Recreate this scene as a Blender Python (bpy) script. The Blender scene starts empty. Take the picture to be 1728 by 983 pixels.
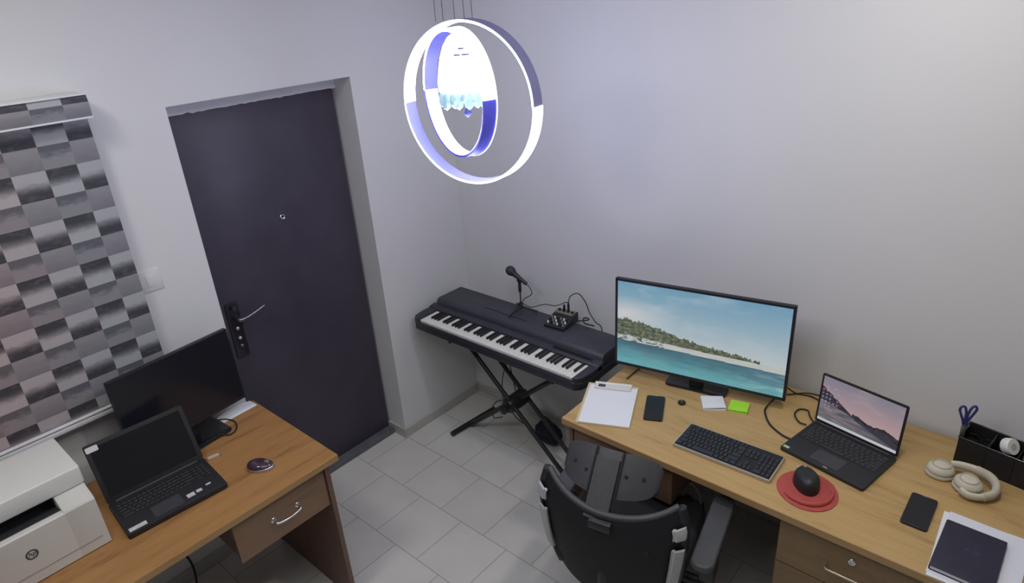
import bpy, bmesh, math, random
from mathutils import Vector, Matrix, noise
random.seed(7)
PI = math.pi
COL = bpy.context.scene.collection
SC = bpy.context.scene

# ------------------------------------------------------------ camera
cam_d = bpy.data.cameras.new('camera')
cam_d.sensor_width = 36.0
cam_d.lens = 1118.63 * 36 / 1728
cam_d.clip_start = 0.02
cam = bpy.data.objects.new('camera', cam_d); COL.objects.link(cam)
FW = Vector((-0.61446714, 0.67035253, -0.41600194))
RT = Vector((0.75493955, 0.65273448, -0.06327696))
DN = Vector((0.22912094, -0.35293793, -0.90715953))
M = Matrix.Identity(4)
for i in range(3):
    M[i][0] = RT[i]; M[i][1] = -DN[i]; M[i][2] = -FW[i]
M[0][3], M[1][3], M[2][3] = 2.67490, -2.52944, 2.36150
cam.matrix_world = M
SC.camera = cam
# ------------------------------------------------------------ world, exposure
w = bpy.data.worlds.new('world'); SC.world = w; w.use_nodes = True
w.node_tree.nodes['Background'].inputs[0].default_value = (0.55, 0.58, 0.66, 1)
w.node_tree.nodes['Background'].inputs[1].default_value = 0.15
SC.view_settings.view_transform = 'Standard'
SC.view_settings.look = 'None'
SC.view_settings.gamma = 1
SC.view_settings.use_curve_mapping = False
SC.view_settings.exposure = -0.13
# ceiling lamps: x, y, watts, colour, shape radius
LAMPS = [(0.95, -2.45, 10, (1.0, 0.98, 0.90), .42), (2.35, -0.80, 11, (1.0, 0.97, 0.90), .20), (1.9, -1.9, 9, (0.97, 0.97, 1.0), 1.3)]  # last entry is an added fill light, made wide to soften shadows
PENDANT_W = 12
ROOM_X, ROOM_Y, ROOM_Z = 3.7, -3.9, 2.85

# ------------------------------------------------------------ materials
MATS = {}
def mat(name, col, rough=0.6, metal=0.0, emit=0.0, ecol=None, noise_amt=0.0, noise_scale=20, bump=0.0, alpha=1, trans=0, coat=0, spec=None):
    if name in MATS: return MATS[name]
    m = bpy.data.materials.new(name); m.use_nodes = True
    nt = m.node_tree; b = nt.nodes['Principled BSDF']
    b.inputs['Base Color'].default_value = (*col, 1)
    b.inputs['Roughness'].default_value = rough
    b.inputs['Metallic'].default_value = metal
    b.inputs['Coat Weight'].default_value = coat
    if spec is not None: b.inputs['Specular IOR Level'].default_value = spec
    if trans: b.inputs['Transmission Weight'].default_value = trans
    if emit:
        b.inputs['Emission Color'].default_value = (*(ecol or col), 1)
        b.inputs['Emission Strength'].default_value = emit
    if noise_amt or bump:
        tc = nt.nodes.new('ShaderNodeTexCoord'); n = nt.nodes.new('ShaderNodeTexNoise')
        n.inputs['Scale'].default_value = noise_scale; n.inputs['Detail'].default_value = 5
        nt.links.new(tc.outputs['Object'], n.inputs['Vector'])
        if noise_amt:
            r = nt.nodes.new('ShaderNodeValToRGB')
            r.color_ramp.elements[0].position = 0.3; r.color_ramp.elements[1].position = 0.7
            r.color_ramp.elements[0].color = (*[c * (1 - noise_amt) for c in col], 1)
            r.color_ramp.elements[1].color = (*[min(1, c * (1 + noise_amt)) for c in col], 1)
            nt.links.new(n.outputs['Fac'], r.inputs['Fac']); nt.links.new(r.outputs['Color'], b.inputs['Base Color'])
        if bump:
            bp = nt.nodes.new('ShaderNodeBump'); bp.inputs['Strength'].default_value = bump; bp.inputs['Distance'].default_value = 0.002
            nt.links.new(n.outputs['Fac'], bp.inputs['Height']); nt.links.new(bp.outputs['Normal'], b.inputs['Normal'])
    MATS[name] = m
    return m

def wood(name, dark, light, axis='X', rough=0.45, scale=1.0):
    if name in MATS: return MATS[name]
    m = bpy.data.materials.new(name); m.use_nodes = True
    nt = m.node_tree; b = nt.nodes['Principled BSDF']; b.inputs['Roughness'].default_value = rough
    b.inputs['Specular IOR Level'].default_value = 0.35
    tc = nt.nodes.new('ShaderNodeTexCoord'); mp = nt.nodes.new('ShaderNodeMapping')
    s = {'X': (1.6, 16, 16), 'Y': (16, 1.6, 16), 'Z': (16, 16, 1.6)}[axis]
    mp.inputs['Scale'].default_value = [v * scale for v in s]
    n = nt.nodes.new('ShaderNodeTexNoise'); n.inputs['Scale'].default_value = 1.0
    n.inputs['Detail'].default_value = 9; n.inputs['Roughness'].default_value = 0.62; n.inputs['Distortion'].default_value = 0.8
    n2 = nt.nodes.new('ShaderNodeTexNoise'); n2.inputs['Scale'].default_value = 7.0; n2.inputs['Detail'].default_value = 4
    nt.links.new(tc.outputs['Object'], mp.inputs['Vector'])
    nt.links.new(mp.outputs['Vector'], n.inputs['Vector']); nt.links.new(mp.outputs['Vector'], n2.inputs['Vector'])
    mx = nt.nodes.new('ShaderNodeMath'); mx.operation = 'MULTIPLY_ADD'; mx.inputs[1].default_value = 0.3
    nt.links.new(n2.outputs['Fac'], mx.inputs[0]); nt.links.new(n.outputs['Fac'], mx.inputs[2])
    r = nt.nodes.new('ShaderNodeValToRGB')
    r.color_ramp.elements[0].position = 0.42; r.color_ramp.elements[1].position = 0.9
    mid = r.color_ramp.elements.new(0.6)
    r.color_ramp.elements[0].color = (*dark, 1); r.color_ramp.elements[2].color = (*light, 1)
    mid.color = (*[(a * 0.35 + c * 0.65) for a, c in zip(dark, light)], 1)
    nt.links.new(mx.outputs[0], r.inputs['Fac']); nt.links.new(r.outputs['Color'], b.inputs['Base Color'])
    MATS[name] = m
    return m

def vcol_mat(name, emit=0.0, rough=0.6):
    m = bpy.data.materials.new(name); m.use_nodes = True
    nt = m.node_tree; b = nt.nodes['Principled BSDF']; b.inputs['Roughness'].default_value = rough
    a = nt.nodes.new('ShaderNodeAttribute'); a.attribute_name = 'pattern'
    if emit:
        b.inputs['Base Color'].default_value = (0.01, 0.01, 0.012, 1)
        nt.links.new(a.outputs['Color'], b.inputs['Emission Color']); b.inputs['Emission Strength'].default_value = emit
    else:
        nt.links.new(a.outputs['Color'], b.inputs['Base Color'])
    return m

WALL = mat('wall_paint', (0.74, 0.74, 0.745), 0.75, noise_amt=0.012, noise_scale=2.5, bump=0.04)
WALLG = mat('wall_paint_dimming_grey', (0.30, 0.30, 0.31), 0.75, noise_amt=0.012, noise_scale=2.5)  # for the unseen walls; grey chosen to cut bounce onto the drawer fronts
CEIL = mat('ceiling_paint', (0.82, 0.82, 0.82), 0.8, noise_amt=0.01, noise_scale=4)
SKIRT = mat('skirting_tile', (0.50, 0.49, 0.46), 0.35, noise_amt=0.08, noise_scale=9)
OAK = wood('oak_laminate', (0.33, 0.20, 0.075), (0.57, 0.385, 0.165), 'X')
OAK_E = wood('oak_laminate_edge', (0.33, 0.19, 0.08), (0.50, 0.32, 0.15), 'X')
OAK_F = wood('oak_laminate_shaded_front', (0.18, 0.115, 0.058), (0.28, 0.19, 0.10), 'X')  # oak darkened for the drawer fronts, their shade put into the colour
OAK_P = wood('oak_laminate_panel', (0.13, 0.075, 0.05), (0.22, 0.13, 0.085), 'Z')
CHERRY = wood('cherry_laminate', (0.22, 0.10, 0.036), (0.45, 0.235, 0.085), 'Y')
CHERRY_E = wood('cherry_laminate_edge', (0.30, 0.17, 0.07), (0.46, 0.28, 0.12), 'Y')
CHERRY_F = wood('cherry_laminate_shaded_front', (0.18, 0.105, 0.062), (0.27, 0.17, 0.105), 'Y')  # same laminate with the drawer front's shade painted into its tone
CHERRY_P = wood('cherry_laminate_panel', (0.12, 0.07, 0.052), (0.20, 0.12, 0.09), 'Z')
BLACK = mat('black_plastic', (0.018, 0.018, 0.021), 0.45, noise_amt=0.1, noise_scale=60)
BLACKG = mat('black_gloss', (0.012, 0.012, 0.015), 0.15, coat=0.3)
BLACKM = mat('black_matte', (0.014, 0.014, 0.016), 0.7, noise_amt=0.15, noise_scale=80)
GREYD = mat('dark_grey_plastic', (0.05, 0.052, 0.058), 0.5, noise_amt=0.1, noise_scale=50)
GREYM = mat('mid_grey_plastic', (0.25, 0.25, 0.26), 0.5, noise_amt=0.05, noise_scale=50)
SILVER = mat('silver_trim', (0.55, 0.55, 0.56), 0.3, metal=0.8, noise_amt=0.05, noise_scale=40)
CHROME = mat('chrome', (0.75, 0.75, 0.76), 0.15, metal=1.0)
WHITE = mat('white_plastic', (0.80, 0.79, 0.75), 0.4, noise_amt=0.015, noise_scale=12)
PRN = mat('printer_plastic', (0.66, 0.65, 0.61), 0.45, noise_amt=0.02, noise_scale=8)
PAPER = mat('white_paper', (0.80, 0.81, 0.84), 0.8, noise_amt=0.01, noise_scale=10)
CABLE = mat('black_cable', (0.015, 0.015, 0.016), 0.55)
METALD = mat('black_powder_coat', (0.02, 0.02, 0.023), 0.4, noise_amt=0.1, noise_scale=70)

# ------------------------------------------------------------ mesh helpers
def merge(bm, t):
    me = bpy.data.meshes.new('tmp'); t.to_mesh(me); t.free(); bm.from_mesh(me); bpy.data.meshes.remove(me)
    return bm
def nb(): return bmesh.new()
def bx(bm, x0, x1, y0, y1, z0, z1, bev=0.0, seg=2, mx=None):
    t = bmesh.new(); bmesh.ops.create_cube(t, size=1)
    sx, sy, sz = x1 - x0, y1 - y0, z1 - z0
    for v in t.verts: v.co = Vector(((v.co.x + .5) * sx + x0, (v.co.y + .5) * sy + y0, (v.co.z + .5) * sz + z0))
    if bev:
        bmesh.ops.bevel(t, geom=t.edges[:], offset=min(bev, abs(sx) * .49, abs(sy) * .49, abs(sz) * .49), segments=seg, affect='EDGES', profile=0.5)
    if mx is not None: bmesh.ops.transform(t, matrix=mx, verts=t.verts)
    return merge(bm, t)
def prism(bm, pts, z0, z1, bev=0.0, seg=2, mx=None):
    """polygon (x,y) list extruded in z"""
    t = bmesh.new()
    vs = [t.verts.new((p[0], p[1], z0)) for p in pts]
    f = t.faces.new(vs)
    r = bmesh.ops.extrude_face_region(t, geom=[f])
    for g in r['geom']:
        if isinstance(g, bmesh.types.BMVert): g.co.z = z1
    bmesh.ops.recalc_face_normals(t, faces=t.faces)
    if bev:
        ed = [e for e in t.edges if abs(e.verts[0].co.z - e.verts[1].co.z) < 1e-7]
        bmesh.ops.bevel(t, geom=ed, offset=bev, segments=seg, affect='EDGES', profile=0.5)
    if mx is not None: bmesh.ops.transform(t, matrix=mx, verts=t.verts)
    return merge(bm, t)
def rrect(x0, x1, y0, y1, r, n=5):
    pts = []
    for cx, cy, a0 in ((x1 - r, y1 - r, 0), (x0 + r, y1 - r, 90), (x0 + r, y0 + r, 180), (x1 - r, y0 + r, 270)):
        for i in range(n + 1):
            a = math.radians(a0 + 90 * i / n); pts.append((cx + r * math.cos(a), cy + r * math.sin(a)))
    return pts
def smooth_path(pts, n=6):
    P = [Vector(p) for p in pts]
    if len(P) < 3: return P
    out = []
    Q = [P[0] * 2 - P[1]] + P + [P[-1] * 2 - P[-2]]
    for i in range(1, len(Q) - 2):
        p0, p1, p2, p3 = Q[i - 1], Q[i], Q[i + 1], Q[i + 2]
        for k in range(n):
            t = k / n
            out.append(0.5 * ((2 * p1) + (-p0 + p2) * t + (2 * p0 - 5 * p1 + 4 * p2 - p3) * t * t + (-p0 + 3 * p1 - 3 * p2 + p3) * t ** 3))
    out.append(P[-1])
    return out
def tube(bm, pts, r, seg=10, sm=False, n=6, closed=False, sx=1.0):
    P = smooth_path(pts, n) if sm else [Vector(p) for p in pts]
    R = r if isinstance(r, (list, tuple)) else None
    T = []
    L = len(P)
    for i in range(L):
        if closed: d = P[(i + 1) % L] - P[i - 1]
        else: d = P[min(i + 1, L - 1)] - P[max(i - 1, 0)]
        T.append(d.normalized())
    up = Vector((0, 0, 1)) if abs(T[0].z) < .9 else Vector((1, 0, 0))
    u = (up - T[0] * up.dot(T[0])).normalized()
    rings = []
    for i in range(L):
        u = (u - T[i] * u.dot(T[i])); u.normalize(); v = T[i].cross(u)
        ri = (R[min(int(i / max(1, L - 1) * (len(R) - 1) + .5), len(R) - 1)] if R else r)
        rings.append([bm.verts.new(P[i] + u * (math.cos(a) * ri) + v * (math.sin(a) * ri * sx)) for a in [2 * PI * k / seg for k in range(seg)]])
    for i in range(L if closed else L - 1):
        A, B = rings[i], rings[(i + 1) % L]
        for k in range(seg): bm.faces.new((A[k], A[(k + 1) % seg], B[(k + 1) % seg], B[k]))
    if not closed:
        bm.faces.new(rings[0][::-1]); bm.faces.new(rings[-1])
    return bm
def lathe(bm, prof, seg=32, mx=None, sx=1, sy=1):
    """profile (r,z) around z"""
    t = bmesh.new(); rings = []
    for r, z in prof:
        if r < 1e-6: rings.append([t.verts.new((0, 0, z))])
        else: rings.append([t.verts.new((r * sx * math.cos(2 * PI * k / seg), r * sy * math.sin(2 * PI * k / seg), z)) for k in range(seg)])
    for A, B in zip(rings, rings[1:]):
        for k in range(seg):
            a, b2 = A[k % len(A)], A[(k + 1) % len(A)]; c, d = B[(k + 1) % len(B)], B[k % len(B)]
            vs = []
            for v in (a, b2, c, d):
                if v not in vs: vs.append(v)
            if len(vs) > 2: t.faces.new(vs)
    bmesh.ops.recalc_face_normals(t, faces=t.faces)
    if mx is not None: bmesh.ops.transform(t, matrix=mx, verts=t.verts)
    return merge(bm, t)
def align(p, d):
    """matrix putting +z along d at p"""
    d = Vector(d).normalized()
    return Matrix.Translation(Vector(p)) @ d.to_track_quat('Z', 'Y').to_matrix().to_4x4()
def grid(bm, fn, nu, nv, thick=None):
    """surface fn(u,v)->Vector ; thick: fn2(u,v) for back side"""
    A = [[bm.verts.new(fn(i / nu, j / nv)) for i in range(nu + 1)] for j in range(nv + 1)]
    for j in range(nv):
        for i in range(nu): bm.faces.new((A[j][i], A[j][i + 1], A[j + 1][i + 1], A[j + 1][i]))
    if thick:
        B = [[bm.verts.new(thick(i / nu, j / nv)) for i in range(nu + 1)] for j in range(nv + 1)]
        for j in range(nv):
            for i in range(nu): bm.faces.new((B[j][i], B[j + 1][i], B[j + 1][i + 1], B[j][i + 1]))
        for j in range(nv):
            bm.faces.new((A[j][0], A[j + 1][0], B[j + 1][0], B[j][0])); bm.faces.new((A[j][nu], B[j][nu], B[j + 1][nu], A[j + 1][nu]))
        for i in range(nu):
            bm.faces.new((A[0][i], B[0][i], B[0][i + 1], A[0][i + 1])); bm.faces.new((A[nv][i], A[nv][i + 1], B[nv][i + 1], B[nv][i]))
        bmesh.ops.recalc_face_normals(bm, faces=bm.faces)
    return bm
def obj(name, bm, m, parent=None, smooth=None, mx=None):
    if mx is not None: bmesh.ops.transform(bm, matrix=mx, verts=bm.verts)
    me = bpy.data.meshes.new(name); bm.to_mesh(me); bm.free()
    me.materials.append(m)
    if smooth is not None:
        for p in me.polygons: p.use_smooth = True
        me.set_sharp_from_angle(angle=math.radians(smooth))
    o = bpy.data.objects.new(name, me); COL.objects.link(o)
    if parent: o.parent = parent
    return o
def thing(name, label, cat, loc=(0, 0, 0), rz=0, group=None):
    o = bpy.data.objects.new(name, None); COL.objects.link(o); o.empty_display_size = 0.05
    o.location = loc; o.rotation_euler = (0, 0, rz); o['label'] = label; o['category'] = cat
    if group: o['group'] = group
    return o
def tag(o, label, cat, group=None):
    o['label'] = label; o['category'] = cat
    if group: o['group'] = group
    return o
def struct(name, bm, m, label, cat='room', smooth=None):
    o = obj(name, bm, m, None, smooth); o['kind'] = 'structure'; o['label'] = label; o['category'] = cat
    return o
def painted(name, fn, w_, h_, nu, nv, m, parent, place):
    """flat sheet (local u right, v up) whose picture fn(u,v)->rgb linear is stored per face corner; place(x,y)->Vector"""
    bm = nb(); lay = bm.loops.layers.float_color.new('pattern')
    V = [[bm.verts.new(place(i / nu * w_, j / nv * h_)) for i in range(nu + 1)] for j in range(nv + 1)]
    for j in range(nv):
        for i in range(nu):
            f = bm.faces.new((V[j][i], V[j][i + 1], V[j + 1][i + 1], V[j + 1][i]))
            c = fn((i + .5) / nu, (j + .5) / nv)
            for l in f.loops: l[lay] = (*c, 1)
    return obj(name, bm, m, parent)
def srgb(r, g, b):
    f = lambda c: (c / 255 / 12.92) if c / 255 < .04045 else ((c / 255 + .055) / 1.055) ** 2.4
    return (f(r), f(g), f(b))
def lerp(a, b, t):
    t = max(0, min(1, t)); return tuple(x + (y - x) * t for x, y in zip(a, b))
def text_bm(s, size, depth=0.0005, shear=0.0):
    cu = bpy.data.curves.new('t', 'FONT'); cu.body = s; cu.size = size; cu.extrude = depth; cu.shear = shear
    cu.align_x = 'CENTER'; cu.align_y = 'CENTER'
    o = bpy.data.objects.new('t', cu); COL.objects.link(o)
    me = o.to_mesh(); bm = nb(); bm.from_mesh(me); o.to_mesh_clear()
    bpy.data.objects.remove(o); bpy.data.curves.remove(cu)
    return bm

# ============================================================ ROOM
DA, DB, DH, DD = -0.617, -1.465, 2.035, 0.136     # door opening on the left wall, recess depth
T = 0.30293694 * 0 + 0.29369
# floor with tiles
m = bpy.data.materials.new('floor_tiles'); m.use_nodes = True
nt = m.node_tree; b = nt.nodes['Principled BSDF']; b.inputs['Roughness'].default_value = 0.32
b.inputs['Specular IOR Level'].default_value = 0.4
tc = nt.nodes.new('ShaderNodeTexCoord'); mp = nt.nodes.new('ShaderNodeMapping')
mp.inputs['Scale'].default_value = (1, -1, 1)
mp.inputs['Location'].default_value = (-0.30605 + T / 2 + 20 * T, -0.6161 + 20 * T, 0)
br = nt.nodes.new('ShaderNodeTexBrick')
br.inputs['Scale'].default_value = 1; br.inputs['Brick Width'].default_value = T; br.inputs['Row Height'].default_value = T
br.inputs['Mortar Size'].default_value = 0.0022; br.inputs['Mortar Smooth'].default_value = 0.25
br.inputs['Color1'].default_value = (0.66, 0.65, 0.61, 1); br.inputs['Color2'].default_value = (0.71, 0.70, 0.66, 1)
br.inputs['Mortar'].default_value = (0.36, 0.35, 0.32, 1)
br.offset = 0.5; br.offset_frequency = 2
nt.links.new(tc.outputs['Object'], mp.inputs['Vector']); nt.links.new(mp.outputs['Vector'], br.inputs['Vector'])
n = nt.nodes.new('ShaderNodeTexNoise'); n.inputs['Scale'].default_value = 5; n.inputs['Detail'].default_value = 6
nt.links.new(tc.outputs['Object'], n.inputs['Vector'])
mxn = nt.nodes.new('ShaderNodeMixRGB'); mxn.blend_type = 'MULTIPLY'; mxn.inputs[0].default_value = 0.35
rr = nt.nodes.new('ShaderNodeValToRGB'); rr.color_ramp.elements[0].color = (0.80, 0.79, 0.76, 1); rr.color_ramp.elements[0].position = .35; rr.color_ramp.elements[1].position = .65
nt.links.new(n.outputs['Fac'], rr.inputs['Fac']); nt.links.new(br.outputs['Color'], mxn.inputs[1]); nt.links.new(rr.outputs['Color'], mxn.inputs[2])
nt.links.new(mxn.outputs[0], b.inputs['Base Color'])
struct('floor', bx(nb(), -0.25, ROOM_X + .2, ROOM_Y - .2, 0.2, -0.1, 0), m, 'pale grey square floor tiles laid in staggered rows', 'floor')
struct('ceiling', bx(nb(), -0.25, ROOM_X + .2, ROOM_Y - .2, 0.2, ROOM_Z, ROOM_Z + .1), CEIL, 'white plain ceiling above the office', 'ceiling')
bm = nb()
bx(bm, -0.25, 0, DA, 0, 0, ROOM_Z); bx(bm, -0.25, 0, DB, DA, DH, ROOM_Z); bx(bm, -0.25, 0, ROOM_Y, DB, 0, ROOM_Z); bx(bm, -0.25, -DD - .06, DB, DA, 0, DH)
struct('wall_left', bm, WALL, 'off-white painted wall holding the door and the patterned blind', 'wall')
struct('wall_back', bx(nb(), -0.25, ROOM_X + .2, 0, 0.2, 0, ROOM_Z), WALL, 'plain off-white wall behind the piano and the long desk', 'wall')
struct('wall_right', bx(nb(), ROOM_X, ROOM_X + .2, ROOM_Y, 0, 0, ROOM_Z), WALLG, 'unseen side wall right of the long desk, made grey to dim the room', 'wall')
struct('wall_front', bx(nb(), -0.25, ROOM_X + .2, ROOM_Y - .2, ROOM_Y, 0, ROOM_Z), WALLG, 'unseen wall behind the viewer, made grey to dim the room', 'wall')
bm = nb(); bx(bm, 0, 0.012, DA + .0, 0, 0, 0.06, 0.002); bx(bm, -DD, 0.012, DA, DA - 0.012, 0, 0.06, 0.002)
struct('baseboard_left', bm, SKIRT, 'grey tile skirting between the dark door and the corner', 'baseboard')
struct('baseboard_back', bx(nb(), 0.012, ROOM_X, -0.012, 0, 0, 0.06, 0.002), SKIRT, 'grey tile skirting along the wall under the piano', 'baseboard')
struct('trim_1', bx(nb(), 0, 0.012, ROOM_Y, DB, 0, 0.06, 0.002), SKIRT, 'grey tile skirting behind the orange-brown desk', 'baseboard')

# door
door = thing('door_1', 'dark purple-grey steel door in a recess of the left wall', 'door', (-DD, 0, 0)); door['kind'] = 'structure'
DOORM = mat('door_paint', (0.060, 0.051, 0.076), 0.5, noise_amt=0.10, noise_scale=7, bump=0.05)
FRM = mat('door_frame_plaster', (0.62, 0.62, 0.64), 0.7, noise_amt=0.04, noise_scale=12)
FRD = mat('door_sill_steel', (0.13, 0.13, 0.15), 0.5, noise_amt=0.2, noise_scale=20)
obj('door_panel', bx(nb(), -0.045, 0.0, DB + .004, DA - .014, 0.03, 1.985, 0.003), DOORM, door, 40)
bm = nb()   # rough mortar strip over the door
N = 40
top = [(DB + .002 + (DA - DB - .004) * i / N, 0) for i in range(N + 1)]
pts = [(DB + .002, 2.034), (DA - .002, 2.034)]
low = [(y, 1.983 + 0.004 * noise.noise((y * 40, 1, 2)) + 0.003 * noise.noise((y * 130, 5, 2)) - 0.008 * max(0, noise.noise((y * 9, 3, 2)))) for y, _ in reversed(top)]
mx = Matrix(((0, 0, 1, 0), (1, 0, 0, 0), (0, 1, 0, 0), (0, 0, 0, 1)))
prism(bm, pts + low, -0.04, 0.012, mx=mx)
obj('head_strip', bm, FRM, door)
obj('door_sill', bx(nb(), -0.05, 0.05, DB + .002, DA - .014, 0, 0.03, 0.003), FRD, door)
hd = mat('handle_dark_chrome', (0.22, 0.21, 0.24), 0.3, metal=0.9)
bm = nb(); prism(bm, rrect(-1.395, -1.335, 0.86, 1.14, 0.012), 0.0, 0.008, 0.002, mx=mx)
h = obj('handle_plate', bm, mat('handle_plate_dark', (0.055, 0.05, 0.065), 0.3, metal=0.7), door, 40)
bm = nb(); tube(bm, [(0.008, -1.365, 1.075), (0.05, -1.362, 1.068), (0.056, -1.35, 1.066), (0.056, -1.30, 1.073), (0.054, -1.235, 1.09)], [0.011, 0.011, 0.010, 0.009, 0.008], sm=True)
obj('handle_lever', bm, hd, h, 60)
bm = nb(); lathe(bm, [(0, 0.028), (0.009, 0.028), (0.010, 0.0), (0.012, 0.0)], 16, align((0.008, -1.365, 1.12), (1, 0, 0)))
obj('thumb_turn', bm, hd, h, 60)
for zz in (1.015, .965, 0.925):
    bm = nb(); lathe(bm, [(0, 0.014), (0.007, 0.013), (0.010, 0.006), (0.011, 0.0)], 16, align((0.008, -1.365, zz), (1, 0, 0)))
    obj('key_cylinder', bm, CHROME if zz > .95 else hd, h, 60)
bm = nb(); lathe(bm, [(0.006, 0.002), (0.007, 0.006), (0.011, 0.008), (0.014, 0.005), (0.015, 0.0)], 24, align((0, -1.022, 1.453), (1, 0, 0)))
p = obj('peephole', bm, CHROME, door, 60)
bm = nb(); lathe(bm, [(0, 0.003), (0.006, 0.002)], 16, align((0, -1.022, 1.453), (1, 0, 0)))
obj('peephole_lens', bm, BLACKG, p)

# light switch by the blind
sw = thing('light_switch', 'small white switch plate on the wall between the blind and the door', 'light switch', (0, -1.70, 1.41))
SWM = mat('switch_white', (.72, .73, .72), .5, noise_amt=.01)
bm = nb(); bx(bm, 0, 0.006, -.043, .043, -.043, .043, .002); obj('switch_plate', bm, SWM, sw, 40)
bm = nb(); bx(bm, 0.006, 0.008, -.015, .015, -.024, .024, .002); obj('rocker', bm, SWM, sw, 40)

# ============================================================ BLIND
BY0, BY1, BZ0, BZ1 = -2.85, -1.752, 1.005, 2.062
def blind_pat(y, z, cassette=False):
    PW, PZ = 0.0965, 0.169
    c = (BY1 + 0.005 - y) / PW
    col = int(math.floor(c + 0.15)); fx = (c + .15) - col
    v = ((1.908 - z) / PZ) % 1.0
    row = int(math.floor((1.908 - z) / PZ))
    rnd = random.Random(col * 31 + row * 7).random()
    streak = noise.noise((y * 26, z * 70, 1.3)) * 0.55 + noise.noise((y * 60, z * 160, 4.3)) * 0.45
    light, dark, midc = (172, 173, 178), (62, 63, 70), (132, 133, 140)
    if v < .55:
        t = v / .55
        if col % 2: t = 1 - t
        t = t * 1.0 + 0.1 * streak
        t2 = max(0, min(1, (t - .32) / .45)); t2 = t2 * t2 * (3 - 2 * t2)
        c_ = lerp(light, dark, t2)
        if 0.35 < t2: c_ = lerp(c_, (150, 148, 146), max(0, streak) * .6)
    else:
        t = (v - .55) / .45
        if col % 2: c_ = lerp((96, 98, 106), (140, 140, 146), (t - .25 + .3 * streak) / .3)
        else: c_ = lerp((146, 146, 151), (122, 122, 130), t + .3 * streak)
    pink = max(0, min(1, (col - 1.5) / 3)) * (0.4 + 0.6 * (0.5 + 0.5 * noise.noise((y * 3, z * 2.2, 9))))
    c_ = lerp(c_, tuple(a * b2 for a, b2 in zip(c_, (1.13, 0.98, 0.94))), pink)
    return srgb(*[min(255, k) for k in c_])
blind = thing('roller_blind', 'grey roller blind printed with staggered shaded blocks, hanging left of the door', 'blind', (0.04, -2.3, 1.005))
PATM = vcol_mat('blind_print', 0, 0.7)
W_ = BY1 - BY0; H_ = BZ1 - BZ0
painted('blind_fabric', lambda u, v: blind_pat(BY0 + u * W_, BZ0 + v * H_), W_, H_, 300, 330, PATM, blind,
        lambda x, y: Vector((0.016 + 0.004 * math.sin((y) * 2.2), BY0 + x + 2.3, y)))
def cas(s, t, z0=2.066, z1=2.128):   # front of the cassette, rounded profile
    return (z0 + (z1 - z0) * t)
painted('cassette_cover', lambda u, v: blind_pat(BY0 + u * W_, 2.075 + v * .115), W_, .068, 240, 16, PATM, blind,
        lambda x, y: Vector((0.078 + 0.006 * math.sin(y / .068 * PI), BY0 + x + 2.3, y + 1.056)))
ALU = mat('white_aluminium', (0.78, 0.78, 0.80), 0.35, noise_amt=0.02, noise_scale=30)
bm = nb(); bx(bm, -.04, 0.077, BY0 + 2.3, BY1 + 2.3 - .001, 1.0535, 1.127, .004); bx(bm, -.04, 0.086, BY0 + 2.3, BY1 + 2.3, 1.050, 1.056, .002); bx(bm, -.04, 0.086, BY0 + 2.3, BY1 + 2.3, 1.1245, 1.130, .002)
obj('cassette', bm, ALU, blind, 40)
bm = nb(); bx(bm, 0.004, 0.03, BY0 + 2.3, BY1 + 2.3, -0.022, 0.0, .006); bx(bm, 0.006, 0.032, BY0 + 2.3, BY1 + 2.3, 0.003, 0.009, .002)
obj('bottom_rail', bm, ALU, blind, 40)

# ============================================================ CEILING LAMPS (out of frame, they light the room; the third is an added fill)
for i, (lx, ly, pw, lc, ls) in enumerate(LAMPS):
    t = thing('downlight', ['round white ceiling downlight nearest the blind', 'round white ceiling downlight over the long desk', 'large round fill light added on the ceiling in the middle of the room'][i], 'ceiling light', (lx, ly, ROOM_Z), 0, 'round ceiling downlights')
    q_ = ls / .17; bm = nb(); lathe(bm, [(0.085 * q_, -0.001), (0.085 * q_ + .015, -0.002), (0.085 * q_ + .015, -0.012), (0.085 * q_ + .003, -0.014), (0.085 * q_, -0.004)], 32)
    obj('lamp_rim', bm, WHITE, t, 40)
    bm = nb(); lathe(bm, [(0, -0.004), (0.086 * q_, -0.004)], 32)
    obj('diffuser', bm, mat('lamp_diffuser', (0.9, 0.9, 0.9), 0.6, emit=1), t)
    ld = bpy.data.lights.new('lamp_light', 'AREA'); ld.shape = 'DISK'; ld.size = ls; ld.energy = pw; ld.color = lc
    lo = bpy.data.objects.new('lamp_light', ld); COL.objects.link(lo); lo.parent = t; lo.location = (0, 0, -0.018)

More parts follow.
